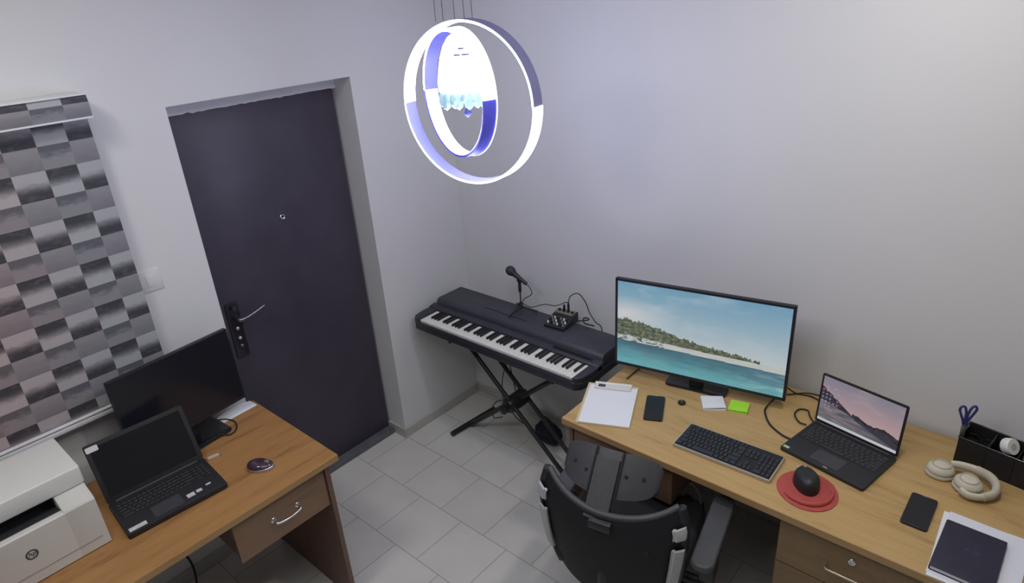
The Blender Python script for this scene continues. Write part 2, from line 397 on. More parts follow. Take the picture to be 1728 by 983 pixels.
# ============================================================ PENDANT
pen = thing('pendant_lamp', 'glowing double-ring LED pendant lamp with a bright crystal centre, hanging on thin wires', 'lamp', (1.06, -0.925, 2.03))
LED = mat('led_strip', (1, 1, 1), 0.5, emit=5.5, ecol=(0.86, 0.88, 1.0))
LEDT = mat('led_rim', (1, 1, 1), 0.5, emit=1.6, ecol=(0.84, 0.86, 1.0))
RINGM = mat('ring_lilac_metal', (0.22, 0.22, 0.42), 0.45, metal=0.2, noise_amt=0.03)
RINGB = mat('ring_blue_metal', (0.13, 0.13, 0.85), 0.4, metal=0.1, noise_amt=0.03)
def ring(name, c, R, w_, az, inner_up, body):
    # local: axis = +z, then laid vertical with axis azimuth az
    mxr = Matrix.Translation(Vector(c)) @ Matrix.Rotation(az, 4, 'Z') @ Matrix.Rotation(PI / 2, 4, 'Y')
    # after Ry(90): local z -> +x (axis), local x -> -z (down)
    th = 0.007; S = 96
    def band(r0, r1, z0, z1, a0, a1):
        bm = nb(); n_ = max(8, int(S * (a1 - a0) / (2 * PI))); full = abs(a1 - a0 - 2 * PI) < 1e-6
        secs = []
        for i in range(n_ if full else n_ + 1):
            a = a0 + (a1 - a0) * i / n_; ca, sa = math.cos(a), math.sin(a)
            secs.append([bm.verts.new((r * ca, r * sa, z)) for r, z in ((r0, z0), (r1, z0), (r1, z1), (r0, z1))])
        for i in range(n_ if full else n_):
            A, B = secs[i], secs[(i + 1) % len(secs)]
            for k in range(4): bm.faces.new((A[k], A[(k + 1) % 4], B[(k + 1) % 4], B[k]))
        if not full: bm.faces.new(secs[0]); bm.faces.new(secs[-1][::-1])
        bmesh.ops.recalc_face_normals(bm, faces=bm.faces)
        return bm
    r = obj(name, band(R - th, R, -w_ / 2, w_ / 2, 0, 2 * PI), body, pen, 40, mxr)
    up = (PI / 2, 3 * PI / 2); dn = (-PI / 2, PI / 2)    # local x points down -> angle PI is up
    ai = up if inner_up else dn; ao = dn if inner_up else up
    obj('led_inner_half', band(R - th - .002, R - th, -w_ / 2 + .001, w_ / 2 - .001, *ai), LED, r, 40, mxr)
    obj('led_outer_half', band(R, R + .002, -w_ / 2 + .001, w_ / 2 - .001, *ao), LED, r, 40, mxr)
    if inner_up: obj('led_rim', band(R - th + .001, R - .001, w_ / 2, w_ / 2 + .0015, 0, 2 * PI), LEDT, r, 40, mxr)
    else:
        obj('led_rim', band(R - th - .001, R + .001, w_ / 2, w_ / 2 + .0012, *ao), LED, r, 40, mxr)
        obj('led_rim', band(R + .0022, R + .0035, -w_ / 2, -w_ / 2 + .004, 0, 2 * PI), LEDT, r, 40, mxr)
    return r
AZO, AZI = math.radians(-81.5), math.radians(-106)
ring('outer_ring', (0.008, 0.006, -0.012), 0.264, 0.052, AZO, True, RINGM)
ring('inner_ring', (-0.018, -0.019, 0.022), 0.204, 0.049, AZI, False, RINGB)
CX, CY = 0.000, 0.000
CRY = mat('crystal_glow', (0.9, 0.95, 1.0), 0.15, emit=2.2, ecol=(0.90, 0.96, 1.0))
bm = nb(); lathe(bm, [(0.0, .216), (0.022, .214), (0.045, .20), (0.062, .175), (0.075, .14), (0.084, .10), (0.09, .06), (0.088, .035), (0.06, .03), (0.0, .03)], 40, Matrix.Translation((CX, CY, 0)))
shade = obj('crystal_shade', bm, CRY, pen, 60)
for k in range(14):      # hanging crystal prisms round the rim
    a = 2 * PI * k / 14; rr_ = 0.078; L_ = 0.045 + 0.014 * math.sin(a * 3 + 1)
    bm = nb(); lathe(bm, [(0, 0), (0.008, -.006), (0.014, -L_ * .55), (0.012, -L_ * .85), (0, -L_)], 8, Matrix.Translation((CX + rr_ * math.cos(a), CY + rr_ * math.sin(a), 0.036)))
    obj('crystal_drop', bm, mat('crystal_drop_glass', (0.22, 0.36, 0.42), 0.2, emit=0.42, ecol=(0.60, 0.86, 1.0)), shade)
for k in range(7):
    a = 2 * PI * k / 7 + .3; rr_ = 0.040
    bm = nb(); lathe(bm, [(0, 0), (0.010, -.006), (0.017, -.035), (0.013, -.052), (0, -.062)], 8, Matrix.Translation((CX + rr_ * math.cos(a), CY + rr_ * math.sin(a), 0.036)))
    obj('crystal_drop', bm, MATS['crystal_drop_glass'], shade)
bm = nb(); lathe(bm, [(0, -.056), (0.008, -.050), (0.013, -.040), (0.008, -.030), (0.004, -.02), (0, -.02)], 16, Matrix.Translation((CX, CY, 0)))
obj('finial', bm, mat('finial_blue_metal', (0.04, 0.04, 0.16), 0.6, metal=0.0), pen, 60)
bm = nb()
cd = Vector((1.61, -1.6, 0.25)).normalized()
for s_, z_, w2 in ((-1, .150, .020), (1, .150, .028), (0, .168, .018)):
    side = Vector((-cd.y, cd.x, 0)).normalized()
    c0 = Vector((CX, CY, z_)) + side * (s_ * .014 - .004) + Vector((cd.x, cd.y, 0)).normalized() * (0.073 if z_ < .16 else 0.066)
    bx(bm, -w2 / 2, w2 / 2, -.003, .003, -.0022, .0022, 0.001, mx=Matrix.Translation(c0) @ Matrix.Rotation(math.atan2(side.y, side.x), 4, 'Z'))
obj('mounting_clip', bm, mat('clip_grey', (0.2, 0.2, 0.3), 0.4, metal=0.5), shade)
for (wx, wy, z0) in ((-.053, -.054, .248), (-.035, -.038, .250), (-.009, -.012, .247), (.030, .028, .250), (.012, .010, .224)):
    bm = nb(); tube(bm, [(wx, wy, z0), (wx * .9, wy * .9, ROOM_Z - 2.03 - .03)], 0.0009, 6)
    obj('suspension_wire', bm, METALD, pen)
bm = nb(); lathe(bm, [(0, -.03), (0.10, -.03), (0.105, -.024), (0.105, 0), (0, 0)], 40, Matrix.Translation((0, 0, ROOM_Z - 2.03)))
obj('ceiling_canopy', bm, WHITE, pen, 40)
ld = bpy.data.lights.new('pendant_light', 'POINT'); ld.energy = PENDANT_W; ld.color = (0.58, 0.60, 1.0); ld.shadow_soft_size = 0.14
lo = bpy.data.objects.new('pendant_light', ld); COL.objects.link(lo); lo.parent = pen; lo.location = (0, 0, -0.13)

# ============================================================ DIGITAL PIANO
PX0, PX1, PY0, PY1, PZ = 0.030, 1.180, -0.490, -0.095, 0.680
pn = thing('digital_piano', 'long black digital piano with white keys on a crossed stand in the corner', 'piano', ((PX0 + PX1) / 2, -0.30, PZ))
ox, oy = -(PX0 + PX1) / 2, 0.30
PBODY = mat('piano_body_blueblack', (0.030, 0.032, 0.045), 0.42, noise_amt=0.12, noise_scale=40)
PTOP = mat('piano_top_charcoal', (0.045, 0.048, 0.062), 0.5, noise_amt=0.08, noise_scale=50)
hw = (PX1 - PX0) / 2
# underside / keybed tray
bm = nb(); prism(bm, [(-hw, -.10), (-hw + .012, -.165), (-hw + .04, -.19), (hw - .04, -.19), (hw - .012, -.165), (hw, -.10), (hw, .205), (-hw, .205)], 0, 0.045, .008, 3)
obj('keybed', bm, PBODY, pn, 40)
KX0, KX1 = 0.098 + ox, 1.129 + ox
# end cheeks, front lip
for a, b2 in ((-hw, KX0 - .002), (KX1 + .002, hw)):
    rl = a < 0
    q = [(a, -.10), (a + .010, -.160), (a + .034, -.186), (b2, -.188), (b2, -.02), (a, -.02)] if rl else [(a, -.188), (b2 - .034, -.186), (b2 - .010, -.160), (b2, -.10), (b2, -.02), (a, -.02)]
    bm = nb(); prism(bm, q, 0.040, 0.070, .006, 3)
    obj('end_cheek', bm, PBODY, pn, 40)
obj('front_rail', bx(nb(), KX0 - .002, KX1 + .002, -.189, -.180, 0.04, 0.052, .003), PBODY, pn, 40)
bm = nb()    # control panel sloping up behind the keys
yz = [(-.050, .045), (-.050, .068), (-.045, .074), (-.004, .080), (.0, .045)]
mxp = Matrix(((0, 0, 1, 0), (1, 0, 0, 0), (0, 1, 0, 0), (0, 0, 0, 1)))
prism(bm, yz, -hw, hw, .002, mx=mxp)
obj('control_panel', bm, PBODY, pn, 40)
bm = nb()    # raised rear section with rounded ends
yz = [(-.006, .03), (-.006, .088), (0.002, .104), (.016, .112), (.190, .110), (.204, .10), (.205, .03)]
prism(bm, yz, -hw + .020, hw - .004, .006, mx=mxp)
rear = obj('rear_top', bm, PTOP, pn, 40)
obj('music_rest_slot', bx(nb(), -.245, .06, .060, .066, .1105, .1125), BLACKM, rear)
obj('display_slot', bx(nb(), hw - .28, hw - .05, -.030, -.012, .0775, .0795), BLACKG, pn)
NW = 45
kw = (KX1 - KX0) / NW
WK = mat('white_key', (0.80, 0.79, 0.72), 0.35, noise_amt=0.01); BK = mat('black_key', (0.012, 0.012, 0.015), 0.35)
b_ = nb(); bx(b_, -kw / 2 + .0005, kw / 2 - .0005, -.178, -.050, .045, .062, .0015, 1)
wm = bpy.data.meshes.new('white_key'); b_.to_mesh(wm); b_.free(); wm.materials.append(WK)
b_ = nb(); bx(b_, -.0058, .0058, -.133, -.050, .060, .0735, .0025, 2)
bk = bpy.data.meshes.new('black_key'); b_.to_mesh(bk); b_.free(); bk.materials.append(BK)
for i in range(NW):
    o = bpy.data.objects.new('white_key', wm); COL.objects.link(o); o.parent = pn; o.location = (KX0 + kw * (i + .5), 0, 0)
    note = 'EFGABCD'[i % 7]
    if note in 'FGACD' and i < NW - 1:
        o = bpy.data.objects.new('black_key', bk); COL.objects.link(o); o.parent = pn; o.location = (KX0 + kw * (i + 1), 0, 0)

# stand
st = thing('keyboard_stand', 'black double-braced crossed metal stand under the piano', 'stand', (0.64, -0.3, 0))
def seg_part(name, pts, r, m, parent, off=(0, 0, 0), seg=10, sm=False, sx=1.0):
    bm = nb(); tube(bm, [Vector(p) - Vector(off) for p in pts], r, seg, sm, sx=sx)
    return obj(name, bm, m, parent, 60)
so = (0.64, -0.3, 0)
TOPZ = PZ - 0.022
for yy in (-.375, -.265):
    seg_part('leg_tube', [(0.31, yy, TOPZ), (1.00, yy, 0.022)], 0.0125, METALD, st, so)
seg_part('leg_tube', [(1.00, -.32, TOPZ), (0.25, -.32, 0.022)], 0.0135, METALD, st, so)
for xx in (0.25, 1.00):
    seg_part('foot_bar', [(xx - .03 if xx < .5 else xx, -.455, 0.017), (xx, -.12, 0.017)], 0.016, METALD, st, so)
for xx in (0.31, 1.00):
    seg_part('support_bar', [(xx, -.47, PZ - 0.012), (xx, -.13, PZ - 0.012)], 0.0118, METALD, st, so)
bm = nb(); lathe(bm, [(0, -.075), (0.035, -.075), (0.045, -.06), (0.045, .06), (0.035, .075), (0, .075)], 20, align(Vector((0.625, -.32, .335)) - Vector(so), (0, 1, 0)))
obj('pivot_joint', bm, METALD, st, 40)
bm = nb(); lathe(bm, [(0, .0), (0.012, .0), (0.012, .02), (0.026, .022), (0.028, .036), (0.02, .042), (0, .042)], 12, align(Vector((0.625, -.395, .335)) - Vector(so), (0, -1, 0)))
obj('locking_knob', bm, BLACK, st, 40)
for k, pts in enumerate([[(.52, -.2, .675), (.50, -.22, .52), (.56, -.26, .40), (.60, -.29, .28), (.52, -.30, .26), (.48, -.26, .40), (.52, -.18, .60), (.55, -.15, .675)],
                         [(.78, -.15, .675), (.80, -.12, .52), (.90, -.11, .44), (1.02, -.14, .50), (1.08, -.16, .60), (1.10, -.14, .675)],
                         [(.55, -.36, .22), (.46, -.34, .17), (.44, -.31, .23), (.52, -.30, .28), (.60, -.30, .20), (.72, -.28, .15), (.80, -.22, .10)]]):
    bm = nb(); tube(bm, pts, 0.0028, 6, True)
    tag(obj('cable', bm, CABLE, None, 60), ['thin black cable looping down beside the centre of the piano stand', 'thin black cable hanging in a shallow loop under the right end of the piano', 'short black cable tangled around the pivot of the piano stand'][k], 'cable')
# dark bag on the floor next to the long desk
bm = nb()
def bagf(u, v):
    a = u * 2 * PI; ph = (v - .5) * PI
    r = 1 + .16 * noise.noise((math.cos(a) * 2, math.sin(a) * 2, ph * 2)) 
    return Vector((0.10 * math.cos(ph) * math.cos(a) * r, 0.062 * math.cos(ph) * math.sin(a) * r, 0.055 + 0.055 * math.sin(ph) * (r if ph > 0 else 1)))
grid(bm, bagf, 28, 14); bmesh.ops.remove_doubles(bm, verts=bm.verts, dist=.0004); bmesh.ops.recalc_face_normals(bm, faces=bm.faces)
bag = thing('cloth_pouch', 'small dark blue cloth pouch on the floor under the piano end', 'bag', (0.70, -0.150, 0), math.radians(-18))
obj('pouch_body', bm, mat('navy_cloth', (0.012, 0.013, 0.028), 0.85, noise_amt=.3, noise_scale=25, bump=.4), bag, 70)
seg_part('pouch_strap', [(-.07, 0, .09), (-.04, 0, .14), (.03, 0, .14), (.07, 0, .09)], .005, BLACKM, bag, (0, 0, 0), 8, True)

# microphone stand + microphone + mixer on the piano top
ZT = PZ + 0.1125
mb = Vector((0.565, -0.165, ZT))
ms = thing('microphone_stand', 'small black tabletop tripod stand on top of the piano', 'stand', mb)
seg_part('pole', [(0, 0, .035), (0, 0, .135)], .0035, METALD, ms)
seg_part('grip', [(0, 0, .115), (0, 0, .172)], .0085, BLACK, ms)
bm = nb(); lathe(bm, [(0, .055), (.006, .055), (.013, .035), (.016, .022), (0, .018)], 16); obj('hub', bm, BLACK, ms, 50)
for a in (-95, 25, 145):
    r_ = math.radians(a); seg_part('leg', [(0, 0, .032), (.05 * math.cos(r_), .05 * math.sin(r_), .018), (.092 * math.cos(r_), .092 * math.sin(r_), .0055)], [.006, .005, .005], METALD, ms)
seg_part('clip', [(-.006, 0, .178), (.012, 0, .19)], .013, BLACK, ms)
hd_ = Vector((-0.050, -0.004, 0.222)); tl_ = Vector((0.045, 0.004, 0.168))
mi = thing('microphone', 'black handheld microphone with a round head clipped on the small tripod', 'microphone', mb)
dv = (hd_ - tl_).normalized()
bm = nb(); lathe(bm, [(0, 0), (.008, 0), (.0095, .008), (.0115, .05), (.015, .082), (.015, .09), (0, .09)], 20, align(tl_, dv)); obj('handle', bm, BLACK, mi, 50)
bm = nb(); lathe(bm, [(.012, 0), (.019, .006), (.0245, .018), (.0255, .03), (.022, .043), (.013, .052), (0, .055)], 24, align(tl_ + dv * .086, dv))
obj('grille', bm, mat('mic_grille', (.05, .05, .06), .5, metal=.5, noise_amt=.5, noise_scale=500, bump=.8), mi, 60)
bm = nb(); tube(bm, [tl_ + mb, tl_ + mb + Vector((.020, .004, -.02)), tl_ + mb + Vector((.024, .006, -.055)), mb + Vector((.020, .004, .075)), mb + Vector((.006, -.004, .04)), mb + Vector((-.010, -.012, .035)), mb + Vector((-.012, .014, .045)), mb + Vector((.05, .02, .030)),
                    mb + Vector((.13, .04, .060)), mb + Vector((.20, .045, .068)), (0.835, -.115, ZT + .105), (0.842, -.118, ZT + .072)], .0022, 6, True)
tag(obj('cable', bm, CABLE, None, 60), 'thin black cable running from the microphone to the small mixer', 'cable')
mx_ = thing('audio_mixer', 'small black and silver audio mixer with knobs on the right part of the piano top', 'mixer', (0.825, -0.155, ZT), math.radians(4))
bm = nb(); prism(bm, [(-.072, 0), (.068, 0), (.068, .046), (.02, .040), (-.072, .012)], -.060, .060, .003, mx=Matrix(((0, 0, 1, 0), (1, 0, 0, 0), (0, 1, 0, 0), (0, 0, 0, 1))))
obj('housing', bm, BLACK, mx_, 40)
def mtop(x, y, h=0.0):
    z = .012 + (y + .072) / .092 * .028 if y < .02 else .040 + (y - .02) / .048 * .006
    return Vector((x, y, z + h))
ang = math.atan2(.028, .092)
bm = nb(); bx(bm, -.054, .054, -.064, -.004, 0, .0012, .0004, mx=Matrix.Translation((0, 0, .0125 - .0025 + .0065)) @ Matrix.Rotation(ang, 4, 'X'))
bmesh.ops.translate(bm, verts=bm.verts, vec=(0, 0, .0175 + -.004))
obj('silver_panel', bm, SILVER, mx_)
for r in range(3):
    for c in range(6):
        p0 = mtop(-.045 + c * .018, -.054 + r * .019)
        bm = nb(); lathe(bm, [(0.0048, 0), (.0046, .010), (.0036, .012), (0, .012)], 10, Matrix.Translation(p0))
        obj('knob', bm, [WHITE, BLACK, GREYM][(r + c) % 3], mx_, 50)
bm = nb(); bx(bm, -.05, .05, .022, .064, .040, .0475, .001); obj('jack_panel', bm, mat('olive_panel', (.22, .23, .17), .5, noise_amt=.3, noise_scale=90), mx_)
for c in range(4):
    bm = nb(); lathe(bm, [(.0085, 0), (.0085, .006), (.0055, .006), (.005, .001), (0, .001)], 14, Matrix.Translation((-.036 + c * .025, .043, .047)))
    obj('socket', bm, BLACKG, mx_, 50)
for px_, h_ in ((-.010, .035), (.016, .05)):
    bm = nb(); lathe(bm, [(.0045, .05), (.0062, .052), (.0062, .05 + h_ * .8), (.0035, .05 + h_), (0, .05 + h_)], 12, Matrix.Translation((px_ + .001, .043, 0)))
    obj('plug', bm, BLACK, mx_, 50)
bm = nb(); tube(bm, [(0.838, -.111, ZT + .098), (0.845, -.10, ZT + .135), (.872, -.07, ZT + .145), (.905, -.055, ZT + .10), (.935, -.06, ZT + .045), (.97, -.06, ZT + .006), (1.0, -.05, ZT - .03), (1.0, -.045, ZT - .2)], .0026, 6, True)
tag(obj('cable', bm, CABLE, None, 60), 'black cable arching up out of the mixer and down behind the piano', 'cable')
bm = nb(); tube(bm, [(0.90, -.135, ZT + .02), (.925, -.13, ZT + .032), (.95, -.10, ZT + .03), (.93, -.065, ZT + .018), (.90, -.065, ZT + .012), (.93, -.10, ZT + .006), (.985, -.095, ZT + .005)], .0035, 6, True)
tag(obj('cable', bm, CABLE, None, 60), 'black cable curled in a small loop just right of the mixer', 'cable')

# ============================================================ LONG DESK (right)
DX0, DX1, DYF, DZ = 1.277, 3.08, -0.757, 0.75
dk = thing('desk', 'long light oak desk along the back wall', 'desk', (DX0, 0, 0))
def L(x): return x - DX0
obj('desktop', bx(nb(), 0, L(DX1), DYF, -0.014, DZ - .028, DZ, .002), OAK, dk)
obj('edge_band', bx(nb(), 0, L(DX1), DYF - .0025, DYF, DZ - .028, DZ - .001, .001), OAK_E, dk)
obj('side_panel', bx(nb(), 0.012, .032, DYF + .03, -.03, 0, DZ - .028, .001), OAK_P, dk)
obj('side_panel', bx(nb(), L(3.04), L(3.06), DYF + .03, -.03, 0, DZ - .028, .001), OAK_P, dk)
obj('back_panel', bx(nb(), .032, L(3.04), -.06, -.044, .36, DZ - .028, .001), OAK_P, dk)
def knob_lock(parent, p, d):
    bm = nb(); lathe(bm, [(.013, 0), (.013, .003), (.010, .006), (.0055, .0062), (.0055, .003), (0, .003)], 18, align(p, d)); return obj('lock', bm, CHROME, parent, 50)
# hanging drawer on the left of the desk
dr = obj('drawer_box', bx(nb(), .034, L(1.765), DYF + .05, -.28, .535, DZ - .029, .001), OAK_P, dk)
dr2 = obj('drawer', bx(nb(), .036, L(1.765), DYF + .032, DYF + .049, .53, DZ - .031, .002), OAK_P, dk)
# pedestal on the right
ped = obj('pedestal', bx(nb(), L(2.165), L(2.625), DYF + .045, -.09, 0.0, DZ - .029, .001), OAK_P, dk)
for k, (z0, z1) in enumerate(((.52, .716), (.32, .515), (.02, .315))):
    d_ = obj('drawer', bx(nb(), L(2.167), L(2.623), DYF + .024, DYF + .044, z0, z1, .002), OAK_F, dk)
    yh = DYF + .024; zc = z0 + .085 if k == 0 else (z0 + z1) / 2
    bm = nb(); tube(bm, [(L(2.325), yh, zc), (L(2.325), yh - .022, zc), (L(2.332), yh - .027, zc), (L(2.458), yh - .027, zc), (L(2.465), yh - .022, zc), (L(2.465), yh, zc)], .004, 8)
    obj('handle', bm, mat('satin_brass_handle', (.5, .45, .36), .35, metal=.8), d_, 60)
    if k == 0: knob_lock(d_, (L(2.396), yh, .655), (0, -1, 0))
# a black cable trunk along the left edge of the desktop behind the clipboard
bm = nb(); tube(bm, [(1.34, -.36, DZ + .0045), (1.338, -.25, DZ + .0045), (1.333, -.12, DZ + .0045), (1.33, -.02, DZ + .0045)], .004, 8, True)
tag(obj('cable', bm, mat('brown_cable', (.09, .05, .03), .6), None, 60), 'dark brown cable lying across the desk end behind the clipboard', 'cable')

# clipboard
def quad_frame(c, rz): return Matrix.Translation(Vector(c)) @ Matrix.Rotation(rz, 4, 'Z')
cb = thing('clipboard', 'tan clipboard holding a white writing pad at the left end of the long desk', 'clipboard', (1.383, -.572, DZ), math.radians(24))
obj('board', bx(nb(), -.112, .108, -.150, .152, 0, .004, .001), mat('tan_hardboard', (.62, .52, .30), .6, noise_amt=.06), cb)
bm = nb(); bx(bm, -.100, .106, -.150, .130, .004, .0105, .0008); obj('paper_pad', bm, PAPER, cb)
cl = obj('clip_plate', bx(nb(), -.078, .080, .096, .130, .0105, .0185, .003), mat('cream_clip', (.72, .70, .68), .35), cb, 40)
obj('clip_roll', tube(nb(), [(-.078, .132, .018), (.080, .132, .018)], .007, 10), WHITE, cb, 50)
obj('clip_button', bx(nb(), -.062, -.032, .104, .122, .0185, .0215, .002), GREYD, cl)

# phones
def phone(label, c, rz, w_, h_, g=None):
    t = thing('smartphone', label, 'phone', c, rz, g)
    bm = nb(); prism(bm, rrect(-w_ / 2, w_ / 2, -h_ / 2, h_ / 2, .009), 0, .0085, .0015); obj('phone_body', bm, BLACK, t, 40)
    bm = nb(); prism(bm, rrect(-w_ / 2 + .003, w_ / 2 - .003, -h_ / 2 + .006, h_ / 2 - .006, .006), .0085, .0090); obj('phone_screen', bm, mat('phone_glass', (.010, .011, .014), .25), t)
    bm = nb(); bx(bm, -.008, .008, h_ / 2 - .0045, h_ / 2 - .003, .0086, .0092); obj('earpiece', bm, GREYM, t)
    return t
phone('black smartphone lying flat between the clipboard and the monitor', (1.551, -.487, DZ), math.radians(25), .076, .172)
phone('black smartphone lying flat in front of the cream headphones', (2.516, -.50, DZ), math.radians(0), .076, .165)
# small black receiver
t = thing('usb_receiver', 'tiny dark round receiver on the desk left of the white notes', 'usb receiver', (1.622, -.388, DZ))
bm = nb(); lathe(bm, [(0, 0), (.014, 0), (.016, .003), (.015, .009), (.010, .012), (0, .012)], 16); obj('receiver_body', bm, BLACKM, t, 50)
bm = nb(); lathe(bm, [(.004, .012), (.004, .0135), (0, .0135)], 12); obj('receiver_button', bm, mat('amber_dot', (.3, .17, .05), .5), t)
# sticky notes
def notes(label, c, rz, w_, h_, th, col, name, curl):
    t = thing('sticky_note_pad', label, 'sticky notes', c, rz)
    bm = nb(); bx(bm, -w_ / 2, w_ / 2, -h_ / 2, h_ / 2, 0, th, .0006)
    mm = mat(name, col, .75, noise_amt=.03, noise_scale=20)
    obj('note_block', bm, mm, t)
    bm = nb()
    f = lambda u, v, e=0: Vector((-w_ / 2 + u * w_, -h_ / 2 + v * h_, th + .0006 + e + curl * (1 - v) ** 2 * (0.3 + .7 * u)))
    grid(bm, lambda u, v: f(u, v, .0006), 8, 8, lambda u, v: f(u, v))
    obj('top_note', bm, mm, t, 40)
notes('white sticky note pad with a curled top sheet on the long desk', (1.728, -.322, DZ), math.radians(33), .090, .095, .010, (.80, .80, .82), 'white_note', .008)
notes('bright lime green sticky note pad beside the white notes', (1.821, -.283, DZ), math.radians(14), .074, .078, .006, (.42, .80, .05), 'lime_note', .005)

# keyboard
def keys(parent, rows, x0, x1, y0, y1, z, h_, m, gapf=.12, name='key'):
    """rows: list of lists of relative widths (negative = gap)"""
    nr = len(rows); ph = (y1 - y0) / nr; cache = {}
    for r, row in enumerate(rows):
        tot = sum(abs(a) for a in row); x = x0; u = (x1 - x0) / tot
        for a in row:
            wd = abs(a) * u
            if a > 0:
                key = round(wd, 5)
                if key not in cache:
                    bm = nb(); g_ = u * gapf
                    bx(bm, -wd / 2 + g_, wd / 2 - g_, -ph / 2 + g_, ph / 2 - g_, 0, h_, min(.0012, h_ * .4), 1)
                    me = bpy.data.meshes.new(name); bm.to_mesh(me); bm.free(); me.materials.append(m); cache[key] = me
                o = bpy.data.objects.new(name, cache[key]); COL.objects.link(o); o.parent = parent
                o.location = (x + wd / 2, y1 - ph * (r + .5), z)
            x += wd
FULL = [[1, -1, 1, 1, 1, 1, -.5, 1, 1, 1, 1, -.5, 1, 1, 1, 1, -.4, 1, 1, 1, -.4, 1, 1, 1, 1],
        [1] * 13 + [2, -.4, 1, 1, 1, -.4, 1, 1, 1, 1],
        [1.5] + [1] * 12 + [1.5, -.4, 1, 1, 1, -.4, 1, 1, 1, 1],
        [1.75] + [1] * 11 + [2.25, -.4, -3, -.4, 1, 1, 1, 1],
        [2.25] + [1] * 10 + [2.75, -.4, -1, 1, -1, -.4, 1, 1, 1, 1],
        [1.5, 1.2, 1.3, 5.5, 1.3, 1.2, 1.4, 1.6, -.4, 1, 1, 1, -.4, 2, 1, 1]]
FULL[0] = [1, -1, 1, 1, 1, 1, -.5, 1, 1, 1, 1, -.5, 1, 1, 1, 1, -.4, -3, -.4, -4]
kb = thing('computer_keyboard', 'black full-size keyboard with a silver border in front of the large monitor', 'keyboard', (1.907, -.577, DZ), math.radians(1.5))
bm = nb(); prism(bm, rrect(-.183, .183, -.078, .078, .006), 0, .014, .002); obj('frame', bm, mat('keyboard_silver', (.50, .47, .42), .35, metal=.4), kb, 40)
obj('key_bed', bx(nb(), -.178, .178, -.073, .073, .014, .0152, .0005), BLACKM, kb)
KEYM = mat('keycap_black', (.022, .026, .034), .5)
keys(kb, FULL, -.175, .175, -.070, .070, .0152, .0045, KEYM)

# ---- screens
def monitor(name, label, c, rz, w_, zb, zt, tilt, bez, chin, screen_fn, base_w, base_d, base_y, smat, nu=10, nv=6, cat='monitor'):
    t = thing(name, label, cat, c, rz)
    h_ = zt - zb; mt = Matrix.Translation((0, 0, zb)) @ Matrix.Rotation(-tilt, 4, 'X')
    bm = nb(); bx(bm, -w_ / 2, w_ / 2, 0, .020, 0, h_, .003, mx=mt); bx(bm, -w_ / 2 + .05, w_ / 2 - .05, .019, .045, .05, h_ - .06, .012, mx=mt)
    hs = obj('housing', bm, BLACK, t, 40)
    bm = nb()
    bx(bm, -w_ / 2, w_ / 2, -.003, .001, h_ - bez, h_, .001, mx=mt); bx(bm, -w_ / 2, w_ / 2, -.003, .001, 0, chin, .001, mx=mt)
    bx(bm, -w_ / 2, -w_ / 2 + bez, -.003, .001, 0, h_, .001, mx=mt); bx(bm, w_ / 2 - bez, w_ / 2, -.003, .001, 0, h_, .001, mx=mt)
    obj('bezel', bm, mat('bezel_blueblack', (.015, .02, .028), .3), t)
    sw_, sh_ = w_ - 2 * bez, h_ - bez - chin
    painted('screen', screen_fn, sw_, sh_, nu, nv, smat, t, lambda x, y: mt @ Vector((-sw_ / 2 + x, -.0015, chin + y)))
    bm = nb(); bx(bm, -.03, .03, .02, .042, .005, zb + .10, .004); obj('stand_neck', bm, BLACK, t, 40)
    bm = nb(); prism(bm, rrect(-base_w / 2, base_w / 2, base_y - base_d / 2, base_y + base_d / 2, min(.02, base_d * .3)), 0, .012, .004); obj('stand_base', bm, BLACKG, t, 40)
    return t
def fbm(x, y, s=0): return noise.noise((x, y, s)) * .6 + noise.noise((x * 2.1, y * 2.1, s + 3)) * .3 + noise.noise((x * 4.3, y * 4.3, s + 7)) * .15
def beach(u, v):
    # sky
    c = lerp((200, 210, 214), (122, 168, 196), (v - .35) / .65)
    cl_ = max(0, 1 - math.hypot((u - .05) / .35, (v - .62) / .22)) ; c = lerp(c, (226, 222, 222), cl_ * .9)
    cl2 = max(0, fbm(u * 4, v * 6, 2)) * max(0, 1 - u * .8) ; c = lerp(c, (222, 226, 228), cl2 * 1.1)
    hor = .30 - .03 * u                      # waterline
    shore = .345 + .02 * max(0, 1 - u * 2.2) - .02 * u
    top = .555 - .21 * u / .86 + .03 * math.sin(u * 9) * (1 - u) + .030 * noise.noise((u * 75, 1, 1)) + .024 * noise.noise((u * 24, 4, 1))
    if u > .86: top = 0
    if v < top and v > shore - .01 and u < .86:
        k = .5 + .9 * fbm(u * 45, v * 40, 5)
        c = lerp((54, 66, 56), (146, 150, 122), k); c = lerp(c, (50, 60, 56), max(0, (.37 - v) * 4) * .4)
    if v <= shore and v > hor - .008:
        c = lerp((215, 212, 204), (190, 200, 200), .5 + fbm(u * 12, v * 60, 3))
        if u < .3 and noise.noise((u * 30, v * 60, 8)) > .1: c = (90, 100, 100)
    if v <= hor - .008:
        d_ = (hor - .008 - v) / .27
        c = lerp((70, 112, 128), (110, 178, 186), d_ * 1.1 + .35 * fbm(u * 6, v * 22, 4))
        if u < .45 and d_ < .45: c = lerp(c, (62, 92, 108), .7 * max(0, math.sin(u / .45 * PI)) * (1 - d_ / .45))
        if u > .72:
            s_ = fbm(u * 5, v * 14, 11) ; c = lerp(c, (205, 214, 214), max(0, min(1, s_ * 2.0 + .2)) * min(1, (u - .72) * 6) * (1 if d_ > .1 else .4))
            if d_ < .55 and u > .8: c = lerp(c, (88, 128, 148), .5)
    return srgb(*[min(255, max(0, k)) for k in c])
SCR = vcol_mat('lit_screen', 0.82, .25)
